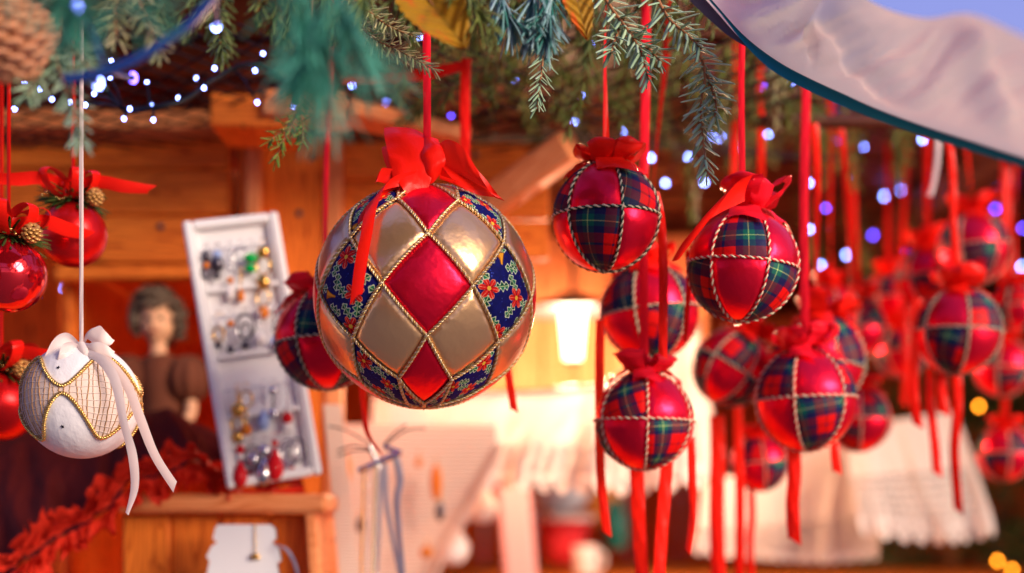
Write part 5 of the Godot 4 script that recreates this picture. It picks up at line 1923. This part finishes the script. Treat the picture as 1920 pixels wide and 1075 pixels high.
# ---------------------------------------------------------------- the scene
func _ready():
	rng.seed = 20
	# camera: level, lens shifted up, wide open on the large ball
	var cam := Camera3D.new()
	cam.name = "camera"
	cam.projection = Camera3D.PROJECTION_FRUSTUM
	cam.near = 0.05
	cam.far = 200.0
	cam.size = 0.05 * 1075.0 / FOCAL
	cam.frustum_offset = Vector2(0.0, 0.05 * (HORIZON - 537.5) / FOCAL)
	cam.position = EYE
	var lens := CameraAttributesPhysical.new()
	lens.frustum_focal_length = 50.0
	lens.exposure_aperture = 2.1
	lens.frustum_focus_distance = 1.14
	cam.attributes = lens
	add_child(cam)
	cam.current = true
	# sky: late winter afternoon, blue overhead and whitish near the roofs
	var sky_mat := ProceduralSkyMaterial.new()
	sky_mat.sky_top_color = Color(0.36, 0.42, 0.70)
	sky_mat.sky_horizon_color = Color(0.62, 0.60, 0.68)
	sky_mat.sky_curve = 0.16
	sky_mat.ground_bottom_color = Color(0.26, 0.23, 0.22)
	sky_mat.ground_horizon_color = Color(0.42, 0.39, 0.38)
	sky_mat.sky_energy_multiplier = 0.76
	var sky := Sky.new()
	sky.sky_material = sky_mat
	var env := Environment.new()
	env.background_mode = Environment.BG_SKY
	env.sky = sky
	env.tonemap_mode = Environment.TONE_MAPPER_LINEAR
	env.tonemap_exposure = 3.4
	env.sdfgi_enabled = true
	env.ssao_enabled = true
	env.ssil_enabled = true
	var we := WorldEnvironment.new()
	we.name = "environment"
	we.environment = env
	add_child(we)
	# low veiled sun from the street, to the right behind the camera
	var sun := DirectionalLight3D.new()
	sun.name = "sun"
	sun.light_color = Color(1.0, 0.92, 0.84)
	sun.light_energy = 0.5
	sun.light_angular_distance = 28.0
	sun.shadow_enabled = true
	add_child(sun)
	sun.look_at_from_position(Vector3(3.0, 1.25, 2.5), Vector3.ZERO, Vector3.UP)

	make_materials()
	build_ground()
	build_stall()
	build_cloths()
	build_awning()
	build_across()

	# ---- ornaments
	big_ornament()
	white_ornament()
	var R: Material = M.red_satin
	var K: Material = M.pink_satin
	var o
	o = tartan_ornament(1137, 408, 205, 1.234, -43, false, 0, 0, "sharp tartan ball just right of the large patchwork ball, with crumpled red bow", 1136, 110, 14, R)
	hang_tail(o, [[1228, 360], [1240, 420], [1244, 520], [1243, 668]], 1.25, 17, R, 0.3)
	o = tartan_ornament(1393, 500, 207, 1.234, -33, true, -5, 1, "tartan ball with red and cream cord and a ribbon end swept to its left", 1391, 60, 12, K, true, 0.8)
	var sw := Sheet.new()
	ribbon(sw, [at(1405, 352, 1.20) - o.position, at(1360, 375, 1.18) - o.position, at(1312, 425, 1.18) - o.position, at(1268, 486, 1.19) - o.position], [Vector3(0.004, 0.012, 0), Vector3(0.008, 0.013, 0.003), Vector3(0.011, 0.009, 0.004), Vector3(0.004, 0.002, 0)], 8, 0.003)
	put(sw.made(R), "tail", o)
	hang_tail(o, [[1290, 470], [1292, 520], [1288, 590], [1284, 640]], 1.30, 10, R, 0.8)
	o = tartan_ornament(609, 638, 190, 1.36, -34, true, 5, 2, "tartan ball half hidden behind the large patchwork ball", 622, 130, 15, K)
	hang_tail(o, [[678, 700], [682, 770], [690, 815], [714, 850]], 1.36, 14, R, 1.2)
	hang_tail(o, [[952, 690], [956, 720], [960, 745], [964, 770]], 1.38, 15, R, 0.3)
	o = tartan_ornament(1208, 790, 190, 1.33, -56, true, -1, 3, "lowest tartan ball, against the white lace curtain", 1209, 150, 17, K)
	hang_tail(o, [[1126, 600], [1124, 700], [1126, 880], [1138, 1002]], 1.36, 17, R, 0.2)
	hang_tail(o, [[1194, 860], [1196, 930], [1200, 1010], [1206, 1120]], 1.37, 26, R, 0.4)
	hang_tail(o, [[1252, 850], [1246, 930], [1240, 1010], [1234, 1120]], 1.36, 24, R, -0.3)
	hang_tail(o, [[1296, 820], [1298, 900], [1299, 970], [1290, 1036]], 1.36, 15, R, 0.6)
	o = tartan_ornament(1218, 586, 186, 1.45, -17, false, 6, 4, "blurred tartan ball directly above the lowest one, crossed by ribbons", 1262, 300, 16, R, false)
	o = tartan_ornament(1510, 750, 194, 1.42, -12, false, 2, 5, "tartan ball with pink sheen, below the pair of long ribbons", 1509, 170, 17, K, true, 0.6)
	hang_tail(o, [[1489, 830], [1490, 890], [1486, 950], [1490, 1015]], 1.44, 25, R, 0.5)
	hang_tail(o, [[1566, 830], [1566, 850], [1568, 870], [1570, 886]], 1.46, 17, R, 0.2)
	o = tartan_ornament(1535, 680, 175, 1.56, 20, true, -8, 6, "tartan ball peeping out above and right of the pink-sheened one", 1527, 180, 16, R, false, 0.7)
	o = tartan_ornament(1610, 786, 125, 1.72, 5, true, 0, 7, "small tartan ball low behind the pink-sheened one, before the cream cloth", 1576, 330, 12, R, false)
	o = tartan_ornament(1372, 690, 150, 1.62, -30, true, -32, 8, "tilted tartan ball right of the white lace, showing large red checks", 1380, 400, 14, R, false)
	hang_tail(o, [[1345, 780], [1346, 860], [1344, 960], [1348, 1120]], 1.64, 28, R, 0.3)
	hang_tail(o, [[1384, 760], [1386, 860], [1388, 960], [1386, 1120]], 1.66, 18, R, 0.5)
	o = tartan_ornament(1425, 868, 110, 1.74, 10, false, 6, 9, "dark small tartan ball hanging lowest, left of the long cream cloth", 1425, 500, 12, R, false)
	hang_tail(o, [[1408, 910], [1410, 970], [1406, 1020], [1412, 1120]], 1.74, 14, R, 0.4)
	o = tartan_ornament(1797, 622, 162, 1.60, 14, true, -3, 10, "blurred tartan ball at the far right with a pale pink bow", 1778, 290, 13, R, false, 0.6)
	hang_tail(o, [[1722, 560], [1716, 660], [1714, 740], [1722, 800]], 1.60, 18, R, 0.4)
	hang_tail(o, [[1768, 690], [1766, 720], [1768, 750], [1770, 776]], 1.62, 20, R, 0.2)
	hang_tail(o, [[1744, 690], [1744, 750], [1752, 820], [1758, 890]], 1.63, 17, R, 0.2)
	hang_tail(o, [[1794, 690], [1796, 760], [1790, 850], [1798, 960]], 1.64, 18, R, 0.8)
	o = tartan_ornament(1826, 466, 135, 1.85, -20, false, 4, 11, "shadowy tartan ball above the far right one", 1800, 300, 12, R, false, 0.7)
	o = tartan_ornament(1610, 618, 110, 2.0, 0, true, 0, 12, "dim tartan ball between the two ribbon pairs, deep in shade", 1590, 380, 12, R, false, 0.7)
	o = tartan_ornament(1690, 660, 100, 2.1, 30, false, 5, 13, "deepest dim tartan ball left of the far right one", 1700, 400, 12, R, false, 0.7)
	o = tartan_ornament(1905, 575, 90, 1.9, 40, false, 0, 14, "red tartan ball cut by the right picture edge, upper one", 1905, 400, 10, R, false)
	o = tartan_ornament(1885, 850, 105, 2.0, 10, true, 0, 15, "dark tartan ball near the right edge beside the white cloth", 1890, 500, 12, R, false)

	o = tartan_ornament(1742, 520, 118, 1.95, 25, true, 6, 16, "blurred dark tartan ball touching the far right one's bow from the left", 1735, 380, 12, R, false, 0.7)
	hang_tail(o, [[1700, 560], [1698, 640], [1700, 700], [1694, 760]], 1.95, 14, R, 0.4)
	o = tartan_ornament(1880, 690, 112, 1.95, -8, false, -4, 17, "blurred tartan ball right of and below the far right one", 1882, 420, 12, R, false, 0.7)
	o = tartan_ornament(1560, 585, 104, 1.92, 12, false, 3, 18, "blurred tartan ball just above the bow of the pink-sheened one", 1556, 350, 12, R, false, 0.7)
	o = tartan_ornament(1668, 560, 96, 2.15, -25, true, 0, 19, "faint tartan ball highest of the dim ones between the ribbons", 1664, 400, 11, R, false, 0.7)
	red_bauble(137, 440, 124, 1.28, false, "matte red bauble with ribbon loops, upper of the left cluster", 0.3)
	red_bauble(16, 516, 140, 1.20, true, "shiny red bauble at the left edge mirroring the street", 1.0)
	red_bauble(2, 762, 130, 1.30, false, "red bauble cut by the left picture edge beside the white ball", 0.0)

	# a loose ribbon knotted to the net, falling behind the large ball
	o = thing("loose_ribbon", at(872, 165, 1.40), "wide red ribbon falling behind the large ball from a slack stretch above", "ribbon")
	strip(o, "fall", [at(874, 110, 1.40), at(872, 180, 1.40), at(872, 300, 1.39), at(872, 420, 1.39)], 19 * px(1.4), R, 0.2)
	var sl := Sheet.new()
	ribbon(sl, [at(876, 122, 1.40) - o.position, at(800, 138, 1.41) - o.position, at(740, 146, 1.42) - o.position, at(640, 150, 1.43) - o.position], [Vector3(0, 0.005, 0), Vector3(0, 0.006, 0.001), Vector3(0, 0.005, 0.001), Vector3(0, 0.004, 0)], 8, 0.001)
	put(sl.made(R), "slack", o)
	o = thing("pale_cord", at(1757, 300, 1.7), "beige cord end hanging under the awning hem beside a red ribbon", "cord")
	strip(o, "strip", [at(1762, 240, 1.7), at(1758, 300, 1.7), at(1752, 340, 1.7), at(1744, 368, 1.7)], 9 * px(1.7), M.white_satin, 0.3)

	build_shelf()
	build_doll()
	build_earring_board()
	build_necklace_card()
	build_necklace_rack()
	build_background_goods()

	# ---- greenery along the eave
	fir_branch([[[1112, -40], [1150, 20], [1180, 60], [1200, 95], [1216, 150]], [[1165, 40], [1155, 70], [1146, 98]], [[1184, 66], [1215, 92], [1240, 116]]], 1.17, 1.14, 50, PALE, "pale sharp fir branch above the gap between the first two tartan balls")
	fir_branch([[[1225, -20], [1252, 32], [1290, 66], [1316, 92]], [[1306, 84], [1322, 140], [1314, 200], [1318, 260], [1326, 330]], [[1322, 130], [1342, 190], [1340, 220]]], 1.16, 1.13, 48, PALE, "longest pale fir branch, hanging down beside the second tartan ball", 0.075)
	fir_branch([[[1010, 20], [1020, 70], [1018, 110], [1012, 160], [1006, 205]]], 1.16, 1.14, 36, PALE, "pale fir tip below the bluish garland tuft")
	fir_branch([[[640, -20], [690, 20], [730, 50], [776, 68]], [[660, 30], [700, 72], [750, 96], [816, 132]]], 1.13, 1.10, 34, TAN, "tan tipped fir branch above the large ball's ribbon", 0.07)
	fir_branch([[[575, 150], [562, 200], [545, 240], [532, 262], [516, 302]], [[560, 205], [568, 240], [566, 270]], [[548, 232], [524, 250], [506, 264]]], 1.26, 1.24, 30, LIVE, "bright yellow green fir sprig before the timber wall", 0.10)
	fir_branch([[[1125, 60], [1105, 120], [1090, 170], [1075, 215], [1062, 258]]], 1.36, 1.38, 32, DUSKY, "dusky drooping fir sprig left of the first tartan ball's ribbon", 0.095)
	fir_branch([[[945, 60], [935, 110], [928, 150], [924, 186]]], 1.42, 1.42, 34, DUSKY, "short dark fir tip under the bluish garland")
	fir_branch([[[760, 120], [755, 150], [748, 186]]], 1.40, 1.42, 30, DUSKY, "small dark fir tip crossing the slack red ribbon")
	fir_branch([[[920, 110], [870, 150], [820, 176], [745, 232]], [[850, 160], [822, 196], [800, 214]]], 1.42, 1.46, 34, DUSKY, "olive fir branch slanting above the large bow")
	fir_branch([[[1005, 80], [985, 140], [960, 170]]], 1.5, 1.55, 34, DUSKY, "shaded fir tip behind the pale one")
	fir_branch([[[120, -20], [110, 60], [105, 110], [120, 160], [140, 210], [150, 270]], [[108, 90], [78, 130], [52, 178]], [[125, 90], [150, 110], [180, 140]]], 0.94, 0.90, 52, PALE, "large pale fir branch at the upper left, out of focus")
	fir_branch([[[250, -30], [268, 20], [284, 60], [300, 100]], [[225, -20], [215, 30], [220, 76]]], 0.98, 0.95, 48, TAN, "tan fir branch between the blue cable and the pine cone")
	fir_branch([[[390, -30], [402, 20], [410, 60], [414, 92]]], 1.28, 1.26, 44, [Color(0.05, 0.09, 0.03), Color(0.14, 0.16, 0.07)], "dark bristly fir tuft among the small lights", 0.07, 1.0)
	for p in [[1292, 300, 1300, 410, 1.65, "olive fir sprig beside the second ball's ribbon, out of focus"], [1452, 150, 1456, 236, 1.55, "small tan fir sprig under the awning's dark flap"], [1420, 250, 1450, 300, 1.8, "blurred olive fir tip above the second ball's bow"], [1540, 250, 1570, 310, 1.9, "blurred olive fir tip right of the pair of ribbons"], [1230, 180, 1255, 270, 1.7, "dim fir sprig behind the pink ribbon"], [1170, 160, 1186, 250, 1.75, "dim fir sprig between the two ribbons of the first balls"], [1090, 250, 1060, 330, 1.8, "dim fir sprig above the brace of the stall"], [960, 190, 900, 232, 1.7, "dim fir sprig above the panel planks"], [1370, 200, 1390, 280, 1.9, "dim fir sprig just behind the second ball's ribbon"], [1600, 420, 1640, 520, 2.4, "deep fir sprig in the dark among violet lights"], [1690, 330, 1710, 430, 2.4, "deep fir sprig near the awning hem"], [1510, 400, 1540, 500, 2.3, "deep fir sprig behind the long ribbon pair"], [1010, 250, 990, 300, 1.75, "dim fir tip over the slanting brace"]]:
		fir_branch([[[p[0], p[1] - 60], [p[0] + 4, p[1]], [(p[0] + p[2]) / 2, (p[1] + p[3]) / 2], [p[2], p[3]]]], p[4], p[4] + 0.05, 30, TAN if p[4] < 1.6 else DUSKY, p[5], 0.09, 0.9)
	added_fir_tree(Vector3(1.12, 0.03, -3.45), 2.0, 0.85, "dark green fir tree added deep in the stall to darken the background behind the right ornaments")
	var edge := []
	for k in 24:
		var gx: float = 300.0 + k * 44.0 + rng.randf_range(-18, 18)
		var sway := rng.randf_range(-46, 46)
		var drop := rng.randf_range(50, 120)
		edge.append([[gx, -60], [gx + sway * 0.3, -10], [gx + sway * 0.7, drop * 0.6], [gx + sway, drop]])
		edge.append([[gx + sway * 0.2, -20], [gx - sway * 0.4, 20], [gx - sway, drop * 0.7]])
	fir_branch(edge, 1.33, 1.35, 36, [Color(0.06, 0.10, 0.02), Color(0.22, 0.28, 0.09)], "mid green fir rope along the eave edge behind the pale branches", 0.09, 0.9)
	# two dusky garlands of fir tied along the roof, each one long wired rope of sprigs
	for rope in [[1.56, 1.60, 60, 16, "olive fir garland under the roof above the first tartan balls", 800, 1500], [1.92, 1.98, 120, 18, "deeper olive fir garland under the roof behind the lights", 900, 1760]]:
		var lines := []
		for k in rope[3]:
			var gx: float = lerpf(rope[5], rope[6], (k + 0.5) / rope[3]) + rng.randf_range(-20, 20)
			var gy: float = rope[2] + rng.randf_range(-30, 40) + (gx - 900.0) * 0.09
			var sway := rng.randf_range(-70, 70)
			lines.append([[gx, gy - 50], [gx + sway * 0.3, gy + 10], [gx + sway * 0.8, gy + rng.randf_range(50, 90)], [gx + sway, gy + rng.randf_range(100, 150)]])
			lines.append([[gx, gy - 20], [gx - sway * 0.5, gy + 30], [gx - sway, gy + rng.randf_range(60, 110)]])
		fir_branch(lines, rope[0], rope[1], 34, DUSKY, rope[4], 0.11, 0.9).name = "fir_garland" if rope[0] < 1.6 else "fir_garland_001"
	garland_tuft([[[550, -400], [570, -60], [580, 20], [600, 90], [612, 160]], [[610, -400], [625, -60], [640, 10], [660, 60], [690, 110, 0.02]], [[520, -400], [540, -60], [560, 30], [570, 80], [574, 130, -0.02]]], 0.80, 150, 130, 2.2, BLUISH, "large blurred teal garland tuft hanging in front, left of the large bow", 0.7)
	garland_tuft([[[-40, -60], [60, -20], [160, 10], [300, 14]], [[110, -400], [120, -60], [130, 0], [138, 40]]], 0.72, 100, 110, 2.6, BLUISH, "blurred teal garland along the upper left picture edge", 0.3)
	garland_tuft([[[930, -50], [945, 10], [960, 40]], [[1010, -50], [1000, 10], [1006, 50]], [[1040, -30], [1030, 20], [1028, 60]]], 1.06, 70, 80, 2.6, [Color(0.02, 0.16, 0.13), Color(0.28, 0.42, 0.46)], "bluish frosted garland tuft at the top, right of the dry leaf", 0.6)
	garland_tuft([[[860, -60], [880, -10], [900, 30]], [[700, -60], [690, -20], [670, 10]]], 1.0, 70, 60, 2.4, DUSKY, "dark garland tuft behind the large dry leaf", 0.4)
	dry_leaf(Vector2(760, -60), Vector2(874, 92), 58, 1.02, "large yellowed leaf with rusty edge above the large ball", 10)
	dry_leaf(Vector2(1066, -60), Vector2(1102, 76), 28, 1.08, "small brown leaf between two fir tips at the top", 6)
	pine_cone(14, 66, 0.90, 160, "brown pine cone blurred at the upper left corner")

	# ---- fairy lights
	light_string([[120, 90, 1.38], [200, 170, 1.38], [235, 205, 1.37], [300, 200, 1.37], [350, 186, 1.38], [400, 150, 1.39], [480, 120, 1.41], [560, 170, 1.43]], [[208, 115, 1.38], [275, 155, 1.38], [368, 147, 1.39], [382, 165, 1.38], [334, 184, 1.38], [286, 197, 1.37], [243, 204, 1.36], [232, 223, 1.36], [287, 225, 1.36], [402, 128, 1.38], [478, 132, 1.41], [493, 101, 1.41], [482, 192, 1.40], [551, 199, 1.41], [176, 176, 1.33], [206, 145, 1.33], [74, 167, 1.38], [97, 186, 1.38], [27, 204, 1.39], [45, 152, 1.39], [45, 101, 1.39], [132, 192, 1.33], [160, 197, 1.33]], M.black_cable, 0.0028, "black string of small white lights over the timber ledge at the left")
	light_string([[410, -20, 0.82], [360, 40, 0.82], [300, 85, 0.82], [240, 118, 0.82], [180, 140, 0.82], [120, 150, 0.82]], [[183, 155, 0.86], [249, 146, 0.95, "led_violet"], [405, 48, 0.92], [145, 12, 0.80]], M.blue_cable, 0.0030, "blue blurred light cable crossing the upper left corner", 0.0030)
	light_string([[620, 160, 1.7], [720, 180, 1.72], [850, 215, 1.74], [960, 200, 1.72], [1090, 180, 1.74], [1200, 165, 1.8], [1340, 190, 1.9]], [[620, 160, 1.7], [660, 160, 1.7], [724, 192, 1.7], [846, 216, 1.72, "led_violet"], [965, 152, 1.72], [788, 70, 1.5], [1089, 180, 1.7], [1078, 228, 1.72], [1066, 262, 1.75], [1169, 245, 1.85], [1110, 85, 1.6]], M.black_cable, 0.0024, "black string of lights running behind the large ball's ribbon")
	light_string([[1200, 160, 1.9], [1300, 260, 1.95], [1400, 180, 1.9], [1520, 200, 2.0], [1660, 250, 2.05], [1800, 300, 2.1], [1960, 350, 2.2]], [[1221, 296, 1.95], [1248, 343, 1.95], [1289, 293, 1.95], [1336, 257, 1.95], [1351, 258, 1.95], [1321, 342, 1.95], [1376, 198, 1.9], [1409, 173, 1.9], [1386, 278, 1.95], [1440, 252, 1.95], [1432, 165, 1.9, "led_violet"], [1484, 150, 1.9], [1551, 233, 2.0], [1563, 225, 2.0, "led_violet"], [1586, 227, 2.0], [1569, 263, 2.0, "led_violet"], [1619, 275, 2.05], [1601, 311, 2.05], [1685, 231, 2.05], [1730, 262, 2.05], [1684, 268, 2.1, "led_violet"], [1586, 336, 2.1, "led_violet"], [1517, 343, 2.0], [1531, 397, 2.05], [1549, 390, 2.1, "led_violet"], [1519, 430, 2.05]], M.black_cable, 0.0022, "string of violet white lights under the awning hem", 0.0023)
	light_string([[1500, 420, 2.5], [1620, 370, 2.5], [1700, 350, 2.5], [1760, 340, 2.4], [1860, 380, 2.5], [1960, 430, 2.5]], [[1659, 368, 2.45], [1690, 356, 2.45], [1637, 441, 2.5, "led_violet"], [1752, 345, 2.4, "led_violet"], [1846, 313, 2.4, "led_violet"], [1867, 392, 2.5, "led_violet"], [1882, 386, 2.5], [1890, 398, 2.5, "led_violet"], [1919, 428, 2.5, "led_violet"], [1703, 476, 2.5, "led_violet"], [1658, 529, 2.5], [1916, 500, 2.4], [1676, 620, 2.3], [1588, 478, 2.4], [1539, 498, 2.3]], M.black_cable, 0.0022, "deepest string of violet lights in the dark of the stall", 0.0027)
	light_string([[1800, 720, 2.9], [1835, 750, 2.9], [1880, 900, 2.9], [1870, 1040, 2.9], [1930, 1060, 2.9]], [[1836, 762, 2.9, "led_amber"], [1871, 1052, 2.9, "led_amber"], [1898, 1068, 2.9, "led_amber"]], M.black_cable, 0.002, "string with amber lights at the lower right edge", 0.0042)
	light_string([[100, 520, 2.2], [123, 530, 2.2], [130, 580, 2.2], [128, 620, 2.2]], [[123, 541, 2.2], [128, 600, 2.2, "led_violet"]], M.black_cable, 0.002, "single blue light in the dark gap beside the shiny bauble", 0.0030)
	print("built")
